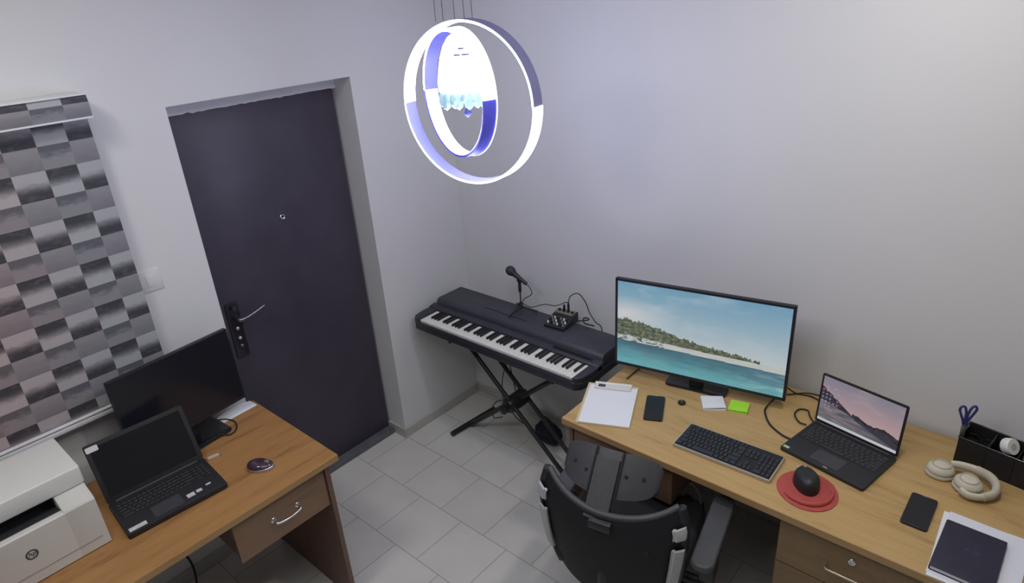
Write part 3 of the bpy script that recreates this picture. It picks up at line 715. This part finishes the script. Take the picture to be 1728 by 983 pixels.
monitor('monitor', 'large black widescreen monitor showing a turquoise tropical beach', (1.620, -.275, DZ), math.radians(10.4), .722, .052, .466, math.radians(1.0), .011, .014, beach, .26, .085, .035, SCR, 300, 160)

def laptop(label, c, rz, w_, d_, lid_h, lean, screen_fn, smat, nu, nv, kx, ky, numpad, bez=.008, chin=.016, th=.015):
    t = thing('laptop', label, 'laptop', c, rz)
    bm = nb(); prism(bm, rrect(-w_ / 2, w_ / 2, -d_ / 2, d_ / 2, .010), .001, th, .003); base = obj('base', bm, mat('laptop_body', (.020, .021, .025), .5, noise_amt=.08), t, 40)
    yh = d_ / 2 - .006
    mt = Matrix.Translation((0, yh, th - .001)) @ Matrix.Rotation(-lean, 4, 'X')
    bm = nb(); prism(bm, rrect(-w_ / 2, w_ / 2, .004, lid_h, .007), -.006, 0, .0015, mx=mt @ Matrix(((1, 0, 0, 0), (0, 0, -1, 0), (0, 1, 0, 0), (0, 0, 0, 1))))
    lid = obj('lid', bm, BLACKM, t, 40)
    sw_, sh_ = w_ - 2 * bez, lid_h - bez - chin
    painted('display', screen_fn, sw_, sh_, nu, nv, smat, lid, lambda x, y: mt @ Vector((-sw_ / 2 + x, -.0008, chin + y)))
    obj('hinge', tube(nb(), [(-w_ * .42, yh, th), (w_ * .42, yh, th)], .0045, 10), GREYD, t, 50)
    bm = nb(); prism(bm, rrect(-kx - .004, kx + .004, ky[0] - .003, ky[1] + .003, .004), th, th + .0006); obj('key_deck', bm, BLACKM, t)
    return t, lid, mt
def dusk(u, v):
    c = lerp((214, 176, 176), (150, 146, 162), (v - .3) / .7)
    c = lerp(c, (196, 178, 186), max(0, fbm(u * 3, v * 5, 1)))
    ridge = .78 - .95 * u if u < .42 else (.40 - .14 * (u - .42) + .03 * math.sin(u * 17))
    ridge += .02 * noise.noise((u * 25, 0, 3))
    water = .48 - .30 * u
    if v < ridge: c = lerp((44, 42, 54), (92, 78, 88), .4 + fbm(u * 14, v * 10, 6))
    if v < water:
        c = lerp((96, 98, 106), (168, 150, 158), .5 + fbm(u * 5, v * 22, 2) + .35 * math.sin((u + v) * 4) - .3)
        edge = .10 + .62 * (1 - u) * .5
        if v < water - .0 and u > .45 and v > water - .12 + (1 - u) * .15: c = lerp(c, (58, 54, 68), .75)
    if v < .06: c = lerp((210, 214, 220), (228, 230, 236), u)
    # icons on the left
    if u < .24 and .30 < v < .80:
        gx = (u / .048) % 1; gy = (v / .083) % 1
        if .25 < gx < .72 and .3 < gy < .74 and random.Random(int(u / .048) * 17 + int(v / .083)).random() > .12:
            rn = random.Random(int(u / .048) * 5 + int(v / .083) * 3); c = lerp(c, (rn.choice([190, 120, 215]), rn.choice([190, 150, 210]), 215), .7)
    return srgb(*[min(255, max(0, k * .93)) for k in c])
LPR, lidR, mtR = laptop('slim black laptop showing a pink dusk landscape, right of the large monitor', (2.2235, -.360, DZ), math.radians(-11.4), .308, .242, .212, math.radians(3.5), dusk, SCR, 240, 150, .140, (-.012, .092), False)
LK = [[1] * 14 + [1.2], [1] * 13 + [2], [1.5] + [1] * 12 + [1.5], [1.8] + [1] * 11 + [2.2], [2.3] + [1] * 10 + [2.7], [1, 1, 1, 1, 5, 1, 1, 1, 1, 1, 1]]
KL = mat('laptop_keycap', (.030, .032, .038), .45)
keys(LPR, LK, -.140, .140, -.012, .092, .0156, .0018, KL)
bm = nb(); prism(bm, rrect(-.052, .052, -.100, -.030, .004), .015, .0156); obj('trackpad', bm, GREYD, LPR)
obj('sticker', bx(nb(), -.148, -.126, -.110, -.098, .015, .0154), mat('sticker_green', (.45, .6, .42), .5), LPR)
obj('sticker', bx(nb(), .006, .022, -.113, -.107, .015, .0154), mat('sticker_olive', (.30, .32, .16), .5), LPR)

# mouse pad + mouse
mp_ = thing('mouse_pad', 'round red gel mouse pad with a raised wrist rest', 'mouse pad', (2.198, -.600, DZ), math.radians(38))
RED = mat('red_pad', (.44, .07, .06), .55, noise_amt=.08, noise_scale=30)
pts = []
for k in range(48):
    a = 2 * PI * k / 48; r = .096 + .006 * math.cos(a + PI / 2) ; 
    pts.append((r * math.cos(a), (r + (.008 if math.sin(a) < 0 else 0)) * math.sin(a)))
bm = nb(); prism(bm, pts, 0, .004, .001); obj('pad_sheet', bm, RED, mp_, 40)
bm = nb(); tube(bm, [(.080 * math.cos(math.radians(a)), .083 * math.sin(math.radians(a)), .008) for a in range(195, 350, 8)], [.004, .007, .009, .010, .009, .007, .004], 12, True, 2)
for v in bm.verts: v.co.z = max(.0035, v.co.z)
obj('wrist_rest', bm, RED, mp_, 70)
def mouse(label, c, rz, L_=.115, W_=.066, H_=.040, m=BLACK, flat=False):
    t = thing('computer_mouse', label, 'mouse', c, rz)
    def f(u, v):
        a = u * 2 * PI; ph = v * PI / 2
        cx, sx = math.cos(a), math.sin(a)
        wv = 1 - .18 * max(0, sx)
        h = H_ * math.sin(ph) ** .8 * (1 - .28 * sx * math.cos(ph))
        return Vector((W_ / 2 * math.cos(ph) ** .7 * cx * wv, L_ / 2 * math.cos(ph) ** .75 * sx, h))
    bm = nb(); grid(bm, f, 36, 14)
    bmesh.ops.remove_doubles(bm, verts=bm.verts, dist=.00015); obj('mouse_shell', bm, m, t, 80)
    bm = nb(); lathe(bm, [(0, -.004), (.009, -.004), (.010, 0), (.009, .004), (0, .004)], 16, align((0, L_ * .26, H_ * .74), (1, 0, 0))); obj('scroll_wheel', bm, GREYM, t, 50)
    return t
m1 = mouse('black computer mouse sitting on the red mouse pad', (2.188, -.575, DZ + .0042), math.radians(30), .138, .086, .050)
obj('side_light', bx(nb(), -.020, -.006, .040, .052, .024, .027, .001), WHITE, m1)
m2 = mouse('dark glossy mouse with a silver base edge on the orange-brown desk', (.535, -1.690, DZ + .004), math.radians(-52), .104, .070, .026, mat('plum_gloss', (.055, .025, .045), .15, coat=.5))
bm = nb(); lathe(bm, [(0, -.004), (1, -.004), (1.05, 0), (1.02, .006), (.96, .008)], 36, Matrix.Diagonal((.0345, .052, 1, 1))); obj('silver_edge', bm, SILVER, m2, 50)

# white papers + notebook
pp_ = thing('paper_stack', 'thin stack of white papers underneath the dark notebook', 'paper', (2.69, -.600, DZ))
bm = nb(); bx(bm, -.108, .108, -.155, .155, 0, .0035, .0005, mx=Matrix.Rotation(math.radians(2), 4, 'Z')); obj('sheets', bm, PAPER, pp_)
bm = nb(); bx(bm, -.105, .107, -.150, .154, .0035, .0040, mx=Matrix.Translation((.003, .002, 0)) @ Matrix.Rotation(math.radians(-1.5), 4, 'Z')); obj('top_sheet', bm, mat('paper_lilac', (.74, .75, .84), .8), pp_)
nbk = thing('notebook', 'dark navy hardcover notebook lying on white papers at the right of the desk', 'notebook', (2.668, -.620, DZ + .0042), math.radians(-1))
NAVY = mat('navy_cover', (.022, .022, .045), .4, noise_amt=.12, noise_scale=30)
bm = nb(); prism(bm, rrect(-.078, .078, -.115, .115, .005), 0, .002); prism(bm, rrect(-.078, .078, -.115, .115, .005), .014, .016, .0008); bx(bm, -.079, -.0765, -.113, .113, 0.001, .015, .0008)
obj('cover', bm, NAVY, nbk, 40)
obj('pages', bx(nb(), -.075, .075, -.112, .112, .002, .014), PAPER, nbk)
bm = nb(); lathe(bm, [(.005, 0), (.006, .0004), (.007, 0)], 20, Matrix.Translation((.016, .012, .016))); lathe(bm, [(.003, 0), (.004, .0004), (.005, 0)], 20, Matrix.Translation((-.008, .012, .016)))
obj('cover_emblem', bm, mat('emblem_blue', (.06, .06, .13), .3), nbk)

# headphones
CREAM = mat('cream_plastic', (.62, .58, .46), .4, noise_amt=.03, noise_scale=20); CREAM2 = mat('cream_cushion', (.52, .48, .38), .7, noise_amt=.05, noise_scale=40)
hp = thing('headphones', 'cream over-ear headphones lying folded on the desk beside the black organiser', 'headphones', (2.60, -.275, DZ))
def cup(c, rz, tl):
    mxc = Matrix.Translation(Vector(c)) @ Matrix.Rotation(rz, 4, 'Z') @ Matrix.Rotation(tl, 4, 'X')
    bm = nb(); lathe(bm, [(0, .044), (.018, .043), (.030, .038), (.037, .028), (.039, .019), (.036, .016)], 36, mxc, 1, .86)
    o = obj('ear_cup', bm, CREAM, hp, 60)
    bm = nb(); lathe(bm, [(.034, .017), (.040, .014), (.042, .008), (.038, .001), (.022, .0), (.020, .008), (0, .008)], 36, mxc, 1, .86)
    obj('ear_cushion', bm, CREAM2, o, 60)
    bm = nb(); lathe(bm, [(.023, .0428), (.025, .0440), (.027, .0410)], 36, mxc, 1, .86); obj('cup_trim', bm, CREAM2, o, 60)
cup((-.066, .010, .0), .2, math.radians(2)); cup((.012, -.020, .004), -.3, math.radians(6))
hp.scale = (1.1, 1.1, 1.1)
hb = [(-.045, .040, .030), (-.02, .046, .034), (.02, .046, .036), (.055, .036, .034), (.076, .010, .030), (.076, -.028, .024), (.054, -.056, .020), (.022, -.068, .018), (-.002, -.060, .022)]
bm = nb(); tube(bm, hb, .0135, 12, True, 6, sx=.62); obj('headband', bm, CREAM, hp, 70)
bm = nb(); tube(bm, [Vector(p) + Vector((0, 0, 0)) for p in hb[2:7]], .0155, 12, True, 6, sx=.72); obj('headband_padding', bm, CREAM2, hp, 70)

# desk organiser (black mesh tray with compartments)
og = thing('desk_organizer', 'black desk organiser with compartments against the wall at the right end', 'organizer', (2.548, -.155, DZ), math.radians(-10))
BM_ = mat('organizer_mesh', (.010, .010, .012), .6, noise_amt=.3, noise_scale=300)
bm = nb(); ow, od, oh = .25, .095, .102
bx(bm, 0, ow, 0, .003, .0, oh, .001); bx(bm, 0, ow, od - .003, od, 0, oh + .014, .001); bx(bm, 0, .003, 0, od, 0, oh, .001); bx(bm, ow - .003, ow, 0, od, 0, oh, .001); bx(bm, 0, ow, 0, od, 0, .003)
obj('organizer_wall', bm, BM_, og)
bm = nb(); bx(bm, .085, .088, 0, od, .003, oh - .01); bx(bm, .165, .168, 0, od, .003, oh - .01); bx(bm, .0, .086, od * .5, od * .5 + .003, .003, oh - .02); obj('divider', bm, BM_, og)
bm = nb(); tube(bm, [(0, 0, oh), (ow, 0, oh)], .003, 8); tube(bm, [(0, od, oh + .014), (ow, od, oh + .014)], .003, 8); tube(bm, [(0, 0, oh), (0, od, oh + .014)], .003, 8); tube(bm, [(ow, 0, oh), (ow, od, oh + .014)], .003, 8); tube(bm, [(.086, 0, oh - .006), (.086, od, oh + .008)], .003, 8)
obj('rim', bm, BLACKG, og, 60)
# scissors
scs = thing('scissors', 'scissors with dark blue handles standing in the left corner of the organiser', 'scissors', (2.553, -.138, DZ + .012), math.radians(35))
BLUE = mat('scissor_blue', (.035, .035, .20), .35)
for s in (-1, 1):
    bm = nb()
    lp = [(s * .004, 0, .130), (s * .009, 0, .150), (s * .022, 0, .180), (s * .027, 0, .196), (s * .021, 0, .207), (s * .011, 0, .203), (s * .004, 0, .180), (s * .002, 0, .150)]
    tube(bm, lp, .0042, 10, True, 4, closed=False); tube(bm, [lp[-1], lp[0]], .0045, 8)
    obj('handle_loop', bm, BLUE, scs, 70)
    bm = nb(); bx(bm, -.006, .006, -.0015 + s * .0015, .0015 + s * .0015, .0, .135, .0008, mx=Matrix.Rotation(s * math.radians(2), 4, 'Y')); obj('blade', bm, SILVER, scs)
bm = nb(); lathe(bm, [(.006, 0), (.006, .005), (0, .006)], 12, align((0, .002, .115), (0, 1, 0))); obj('pivot', bm, GREYM, scs)
# rolled tape / white round item in organiser
tp = thing('tape_roll', 'off-white round roll with a grey band in the right part of the organiser', 'tape roll', (2.688, -.130, DZ + .078), 0)
bm = nb(); lathe(bm, [(.012, -.014), (.026, -.014), (.028, -.010), (.028, .010), (.026, .014), (.012, .014), (.012, -.014)], 32, Matrix.Translation((0, 0, .030)) @ Matrix.Rotation(math.radians(60), 4, 'Z') @ Matrix.Rotation(PI / 2 - .5, 4, 'X')); obj('roll', bm, WHITE, tp, 50)
bm = nb(); lathe(bm, [(.011, -.0145), (.012, -.0145), (.012, .0145), (.0, .0145), (0, .0143)], 24, Matrix.Translation((0, 0, .030)) @ Matrix.Rotation(math.radians(60), 4, 'Z') @ Matrix.Rotation(PI / 2 - .5, 4, 'X')); obj('core', bm, mat('card_core', (.5, .49, .44), .7), tp, 50)
for k, (xx, yy, cc, lab) in enumerate(((2.735, -.135, GREYM, 'grey marker standing at the far right of the organiser'), (2.752, -.155, WHITE, 'white marker standing at the far right of the organiser'))):
    bm = nb(); tube(bm, [(0, 0, 0), (.004, .004, .105)], .0075, 12); t = thing('marker', lab, 'marker', (xx, yy, DZ + .005)); obj('barrel', bm, cc, t, 60)
    bm = nb(); tube(bm, [(.004, .004, .105), (.005, .005, .128)], .0085, 12); obj('cap', bm, BLACK, t, 60)
t = thing('eyeglasses', 'thin black-framed pair of glasses lying in the organiser beside the scissors', 'glasses', (2.610, -.120, DZ + .090), math.radians(-12))
for s in (-1, 1):
    bm = nb(); tube(bm, [(s * .024 + .019 * math.cos(a), .002, .014 * math.sin(a)) for a in [2 * PI * k / 20 for k in range(20)]], .0014, 6, closed=True); obj('rim', bm, BLACKG, t, 60)
bm = nb(); tube(bm, [(-.006, .002, .003), (.006, .002, .003)], .0012, 6); obj('bridge', bm, BLACKG, t)

# cables on the desk
CBL = [([(1.93, -.20, .79), (1.915, -.215, .765), (1.915, -.25, .7545), (1.96, -.32, .7545), (2.02, -.36, .7545), (2.064, -.375, .758)], .0038, 'thick black cable curving over the desk from the monitor to the laptop'),
       ([(1.90, -.17, .84), (1.93, -.10, .80), (1.97, -.06, .756), (2.03, -.045, .7545), (2.09, -.08, .7545), (2.11, -.15, .756)], .003, 'black cable running along the wall behind the laptop'),
       ([(2.104, -.235, .762), (2.07, -.19, .757), (2.05, -.155, .757), (2.02, -.165, .757), (2.018, -.21, .7575), (2.05, -.25, .7575), (2.078, -.255, .760)], .003, 'black cable making a small loop at the left hinge of the slim laptop'),
       ([(1.90, -.19, .80), (1.91, -.12, .757), (1.95, -.08, .7535), (2.0, -.03, .7535), (2.06, -.022, .757), (2.13, -.022, .757)], .0025, 'thin black cable lying between the monitor and the wall')]
for pts, r, lab in CBL:
    bm = nb(); tube(bm, pts, r, 8, True); tag(obj('cable', bm, CABLE, None, 60), lab, 'cable')
# power strip on the floor by the wall under the desk
ps = thing('power_strip', 'white power strip with plugged-in cables on the floor under the long desk', 'power strip', (1.50, -.16, 0), math.radians(5))
obj('strip_body', bx(nb(), -.11, .11, -.026, .026, 0, .03, .006), WHITE, ps, 40)
for k in range(3):
    bm = nb(); bx(bm, -.075 + k * .06, -.04 + k * .06, -.018, .018, .03, .055, .006); obj('plug', bm, [BLACK, WHITE, BLACK][k], ps, 40)
for k, pts in enumerate([[(1.46, -.17, .055), (1.46, -.21, .09), (1.52, -.25, .03), (1.60, -.27, .006), (1.66, -.20, .006), (1.62, -.10, .006)], [(1.52, -.16, .055), (1.55, -.12, .11), (1.60, -.11, .06), (1.64, -.15, .006), (1.70, -.20, .006)]]):
    bm = nb(); tube(bm, pts, .004, 8, True); tag(obj('cable', bm, WHITE if k else CABLE, None, 60), ['black cable curling on the floor from the power strip', 'white cable rising from the power strip to the floor behind the chair'][k], 'cable')

# ============================================================ OFFICE CHAIR
ch = thing('office_chair', 'black office chair with a headrest and grey side strips pushed up to the long desk', 'chair', (1.676, -.890, 0), math.radians(12))
CB = mat('chair_back_leather', (.007, .008, .012), .7, noise_amt=.12, noise_scale=60, bump=.1)
CG = mat('chair_grey_plastic', (.060, .062, .068), .5, noise_amt=.08, noise_scale=60)
STRIP = mat('chair_light_strip', (.50, .50, .52), .45, noise_amt=.05, noise_scale=60)
def backw(v):    # half width by height fraction
    return .205 + .045 * math.sin(min(1, v * 1.05) * PI / 2) - .02 * max(0, v - .85) / .15
def backp(u, v, off=0):
    s = (u - .5) * 2; hw_ = backw(v)
    z = .38 + .42 * v - .028 * (1 - s * s) * v ** 6 + .022 * abs(s) ** 5 * v ** 4
    y = -.265 + .085 * s * s + .03 * (1 - v) - .035 * math.sin(v * PI) * 0.6 + off
    return Vector((s * hw_, y, z))
bm = nb(); grid(bm, lambda u, v: backp(u, v), 28, 20, lambda u, v: backp(u, v, .032)); obj('backrest', bm, CB, ch, 50)
bm = nb(); tube(bm, [backp(k / 12, 1, .016) for k in range(13)], .0125, 10, True, 3); obj('top_roll', bm, CG, ch, 70)
for s in (0, 1):
    bm = nb(); tube(bm, [backp(s, k / 10, .016) + Vector(((s - .5) * .012, 0, 0)) for k in range(11)], .017, 10, True, 3, sx=1.1); sf = obj('side_frame', bm, BLACK, ch, 70)
    for v0, v1 in ((.80, .89), (.28, .70)):
        bm = nb(); n_ = 8
        f = lambda u, v, e=0: backp(s + (-.055 if s else .055) * (1 - u * 1.4), v0 + (v1 - v0) * v) + Vector(((s - .5) * .010, -.006 + e - (.012 if u > .3 else .004), 0))
        grid(bm, lambda u, v: f(u, v, -.003), 6, n_, lambda u, v: f(u, v, .008)); obj('light_strip', bm, STRIP, sf, 50)
for (u_, v_) in ((.24, .72), (.80, .66)):      # pressed buttons in the back
    p_ = backp(u_, v_); bm = nb(); lathe(bm, [(0, .004), (.010, .003), (.014, 0)], 16, align(p_, (0, -1, .05))); obj('button', bm, BLACKM, ch, 50)
# headrest
def hrp(u, v, off=0):
    s = (u - .5) * 2
    e = math.sqrt(max(0, 1 - abs(s) ** 3.2))
    h_ = (v - .5) * .155 * (.42 + .58 * e)
    tl = math.radians(40)
    return Vector((s * .170 - .022, -.150 + .055 * s * s + h_ * math.sin(tl) + off * math.cos(tl), .862 - .02 * s * s + h_ * math.cos(tl) - off * math.sin(tl)))
def puff(u, v): return .018 * (math.sin(PI * max(.02, min(.98, u))) ** .5) * (math.sin(PI * max(.02, min(.98, v))) ** .6)
bm = nb(); grid(bm, lambda u, v: hrp(u, v, -.010 - .25 * puff(u, v)), 28, 12, lambda u, v: hrp(u, v, .006 + 1.3 * puff(u, v))); hr = obj('headrest', bm, CG, ch, 60)
bm = nb(); grid(bm, lambda u, v: hrp(.38 + .24 * u, -.50 + 1.3 * v, -.026), 6, 8, lambda u, v: hrp(.38 + .24 * u, -.50 + 1.3 * v, -.006)); obj('headrest_bracket', bm, CG, hr, 50)
for u_ in (.36, .64):
    bm = nb(); tube(bm, [hrp(u_, k / 6, -.018) for k in range(7)], .004, 8); obj('rib', bm, BLACK, hr, 60)
for u_, v_ in ((.14, .5), (.29, .42), (.70, .5), (.86, .5)):
    bm = nb(); lathe(bm, [(0, .003), (.005, .003), (.007, 0)], 12, align(hrp(u_, v_, -.0145), (0, -math.cos(.56), math.sin(.56)))); obj('screw', bm, BLACKM, hr)
seg_part('headrest_post', [(0, -.225, .70), (0, -.215, .76), (-.015, -.175, .83)], .017, BLACK, ch, (0, 0, 0), 10, True)
bm = nb(); bx(bm, -.040, .040, -.285, -.225, .728, .764, .008); obj('post_clamp', bm, BLACK, ch, 40)
# seat
bm = nb(); prism(bm, rrect(-.24, .24, -.20, .26, .07, 8), .43, .50, .022, 4); obj('seat', bm, mat('seat_fabric', (.02, .02, .023), .85, noise_amt=.2, noise_scale=90), ch, 60)
bm = nb(); bx(bm, -.12, .12, -.12, .12, .39, .43, .01); bx(bm, -.03, .03, -.25, -.10, .38, .41, .008); obj('seat_mechanism', bm, BLACK, ch, 40)
seg_part('back_bar', [(0, -.10, .40), (0, -.22, .40), (0, -.245, .47), (0, -.235, .62)], .022, BLACK, ch, (0, 0, 0), 10, True)
for s in (-1, 1):
    ax_, ay_ = (.322, .0) if s > 0 else (-.228, .05)
    bm = nb(); prism(bm, rrect(ax_ - .038, ax_ + .038, -.235 + ay_, .125 + ay_, .034, 8), .645, .672, .010, 4); a_ = obj('armrest_pad', bm, CG, ch, 60)
    seg_part('armrest_post', [(ax_, -.10 + ay_, .645), (ax_, -.08 + ay_, .50), (ax_ * .92, -.06, .42), (s * .12, -.04, .41)], .019, BLACK, ch, (0, 0, 0), 10, True)
    bm = nb(); bx(bm, ax_ - .026, ax_ + .026, -.135 + ay_, -.055 + ay_, .50, .60, .01); obj('armrest_sleeve', bm, BLACK, ch, 40)
seg_part('gas_column', [(0, 0, .10), (0, 0, .39)], .026, METALD, ch)
bm = nb(); lathe(bm, [(0, .125), (.04, .122), (.045, .075), (0, .07)], 20); obj('base_hub', bm, BLACK, ch, 40)
for k in range(5):
    a = 2 * PI * k / 5 + math.radians(60); c_, s_ = math.cos(a), math.sin(a)
    seg_part('base_leg', [(.03 * c_, .03 * s_, .105), (.17 * c_, .17 * s_, .092), (.30 * c_, .30 * s_, .070)], [.024, .02, .015], BLACK, ch)
    bm = nb()
    for q in (-1, 1): lathe(bm, [(0, -.010), (.024, -.010), (.027, -.006), (.027, .006), (.024, .010), (0, .010)], 18, align((.30 * c_ - s_ * q * .014, .30 * s_ + c_ * q * .014, .027), (-s_, c_, 0)))
    bx(bm, -.005, .005, -.012, .012, .03, .07, mx=Matrix.Translation((.30 * c_, .30 * s_, 0)) @ Matrix.Rotation(a, 4, 'Z'))
    obj('caster', bm, BLACK, ch, 40)

# ============================================================ LEFT DESK
EX0, EX1, EY0, EY1 = .070, .712, -3.05, -1.462
ld_ = thing('desk', 'orange-brown wooden desk under the patterned blind', 'desk', (EX0, EY1, 0))
def Lx(x): return x - EX0
def Ly(y): return y - EY1
obj('desktop', bx(nb(), 0, Lx(EX1), Ly(EY0), 0, .722, .75, .002), CHERRY, ld_)
obj('edge_band', bx(nb(), Lx(EX1), Lx(EX1) + .0025, Ly(EY0), 0, .722, .749, .001), CHERRY_E, ld_)
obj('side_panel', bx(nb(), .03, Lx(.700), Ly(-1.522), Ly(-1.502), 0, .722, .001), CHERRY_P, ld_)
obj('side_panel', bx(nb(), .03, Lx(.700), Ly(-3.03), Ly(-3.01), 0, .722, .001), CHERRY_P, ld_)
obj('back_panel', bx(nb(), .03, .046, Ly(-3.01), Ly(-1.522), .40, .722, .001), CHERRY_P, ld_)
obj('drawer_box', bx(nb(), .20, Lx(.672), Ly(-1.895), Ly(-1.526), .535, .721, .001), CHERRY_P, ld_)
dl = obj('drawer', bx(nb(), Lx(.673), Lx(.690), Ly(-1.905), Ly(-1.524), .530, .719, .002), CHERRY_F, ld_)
xh = Lx(.690); ya, yb, zh = Ly(-1.757), Ly(-1.655), .620
bm = nb(); tube(bm, [(xh, ya, zh + .004), (xh + .02, ya, zh + .004), (xh + .026, ya + .008, zh), (xh + .026, (ya + yb) / 2, zh - .006), (xh + .026, yb - .008, zh), (xh + .02, yb, zh + .004), (xh, yb, zh + .004)], .0042, 8, True, 4)
obj('handle', bm, CHROME, dl, 60)
for yy in (ya, yb):
    bm = nb(); lathe(bm, [(0, .003), (.009, .003), (.011, 0)], 16, align((xh, yy, zh + .004), (1, 0, 0))); obj('handle_rosette', bm, CHROME, dl, 60)

# left monitor: black screen
BLK = mat('screen_off', (.014, .015, .022), .22)
def offscreen(u, v): return (0.0035, 0.0038, 0.006)
ml = monitor('monitor', 'black switched-off monitor behind the open laptop on the orange-brown desk', (.152, -1.757, .75), math.radians(95.5), .489, .068, .402, math.radians(1.5), .007, .010, offscreen, .24, .19, .02, BLK, 1, 1)
# left laptop
LPL, lidL, mtL = laptop('black laptop with blank screen and white stickers beside the printer', (.418, -1.988, .75), math.radians(86), .345, .225, .228, math.radians(23), offscreen, mat('laptop_screen_off', (.010, .010, .012), .12), 1, 1, .155, (-.010, .085), True, .016, .022, .022)
KLM = mat('laptop_keycap_dark', (.024, .024, .027), .35)
LK2 = [[1] * 15 + [-.3, 1, 1, 1], [1] * 13 + [2, -.3, 1, 1, 1], [1.5] + [1] * 12 + [1.5, -.3, 1, 1, 1], [1.8] + [1] * 11 + [2.2, -.3, 1, 1, 1], [2.3] + [1] * 10 + [1.7, -1.3, 1, 1, 1]]
for r_ in LK2: pass
LK2[4] = [2.3] + [1] * 10 + [1.7, -.3, -1, 1, -1, 1]
keys(LPL, LK2, -.155, .155, -.010, .085, .0226, .0022, KLM)
bm = nb(); prism(bm, rrect(-.075, .025, -.098, -.030, .004), .022, .0225); obj('trackpad', bm, GREYD, LPL)
SW = mat('sticker_white', (.62, .62, .62), .5, noise_amt=.15, noise_scale=120)
for k, (x0, x1, y0, y1) in enumerate(((-.162, -.105, -.103, -.082), (.040, .067, -.085, -.062), (.074, .094, -.080, -.063), (.112, .130, -.066, -.056))):
    bm = nb(); bx(bm, x0, x1, y0, y1, .022, .0224); obj('sticker', bm, SW, LPL)
bm = nb(); prism(bm, rrect(-.168, -.128, .198, .219, .004), 0.0, .0010, mx=mtL @ Matrix(((1, 0, 0, 0), (0, 0, -1, 0), (0, 1, 0, 0), (0, 0, 0, 1))))
obj('sticker', bm, mat('sticker_lid', (.72, .72, .72), .5), lidL)
# paper and cables behind
t = thing('paper_sheet', 'curled white sheet of paper at the back corner of the orange-brown desk', 'paper', (.10, -1.553, .75), math.radians(92))
bm = nb(); f = lambda u, v, e=0: Vector((-.08 + .16 * u, -.030 + .06 * v, .001 + e + .012 * math.sin(u * PI) * v))
grid(bm, lambda u, v: f(u, v, .0006), 12, 6, lambda u, v: f(u, v)); obj('sheet', bm, PAPER, t, 50)
bm = nb(); tube(bm, [(.20, -1.70, .765), (.24, -1.66, .756), (.22, -1.62, .754), (.16, -1.60, .754), (.10, -1.63, .754), (.09, -1.70, .754)], .003, 8, True)
tag(obj('cable', bm, CABLE, None, 60), 'black cable beside the base of the switched-off monitor', 'cable')
t = thing('card_reader', 'small beige plug-in adapter behind the laptop on the orange-brown desk', 'adapter', (.325, -1.775, .75), math.radians(80))
obj('adapter_body', bx(nb(), -.022, .022, -.008, .008, 0, .011, .003), mat('beige_plastic', (.55, .47, .36), .5), t, 40)
obj('adapter_plug', bx(nb(), .022, .032, -.006, .006, .002, .008, .001), SILVER, t)
# cable and adapter under the desk
bm = nb(); tube(bm, [(.16, -2.00, .715), (.17, -1.97, .40), (.15, -1.93, .20), (.14, -1.94, .05), (.16, -1.97, .006), (.22, -2.00, .006)], .005, 8, True)
tag(obj('cable', bm, CABLE, None, 60), 'black cable hanging down under the orange-brown desk', 'cable')
t = thing('power_adapter', 'black power adapter on the floor under the orange-brown desk', 'adapter', (.24, -1.92, 0), math.radians(30))
obj('adapter_body', bx(nb(), -.07, .07, -.03, .03, 0, .032, .008), BLACK, t, 40); seg_part('adapter_lead', [(.07, 0, .016), (.10, .01, .008), (.13, .04, .005)], .003, CABLE, t, (0, 0, 0), 8, True)

# printer
pr_ = thing('printer', 'white laser printer at the left edge, on the orange-brown desk', 'printer', (.30, -2.205, .75))
# local: x toward the room (front), y<0 to the left
bm = nb()
yz = [(-.14, .004), (.170, .004), (.170, .184), (.166, .190), (.092, .214), (-.14, .214)]      # side profile (x,z)
def side(bm, prof, y0, y1, bev=.004):
    return prism(bm, prof, y0, y1, bev, mx=Matrix(((1, 0, 0, 0), (0, 0, 1, 0), (0, 1, 0, 0), (0, 0, 0, 1))))
side(bm, yz, -.42, -.331)
side(bm, yz, -.092, -.0)
side(bm, [(-.14, .004), (.170, .004), (.170, .184), (.166, .188), (.146, .188), (.05, .155), (-.14, .155)], -.335, -.088, .002)
bd = obj('printer_body', bm, PRN, pr_, 30)
bm = nb(); grid(bm, lambda u, v: Vector((.146 - .10 * u, -.331 + .239 * v, .190 - .033 * u)), 2, 2, lambda u, v: Vector((.146 - .10 * u, -.331 + .239 * v, .186 - .033 * u))); obj('output_tray', bm, mat('tray_dark', (.035, .037, .043), .5), bd)
bm = nb(); bx(bm, .03, .055, -.331, -.092, .157, .232); obj('tray_slot', bm, BLACKM, bd)
bm = nb(); prism(bm, rrect(-.155, .100, -.425, .004, .010), .2145, .282, .006, 3); obj('scanner_lid', bm, mat('printer_lid', (.74, .735, .70), .45, noise_amt=.01), pr_, 40)
obj('seam', bx(nb(), .1695, .1712, -.40, -.02, .040, .0415), GREYM, bd)
# round logo ring with slanted letters
bm = nb(); lathe(bm, [(.0125, 0), (.0135, .0012), (.0165, .0012), (.0175, 0)], 32, align((.170, -.205, .108), (1, 0, 0))); lg = obj('logo_ring', bm, GREYD, bd, 50)
bm = text_bm('hp', .022, .0006, .25); obj('logo_letters', bm, GREYD, bd, None, Matrix.Translation((.1706, -.205, .110)) @ Matrix(((0, 0, 1, 0), (1, 0, 0, 0), (0, 1, 0, 0), (0, 0, 0, 1))))
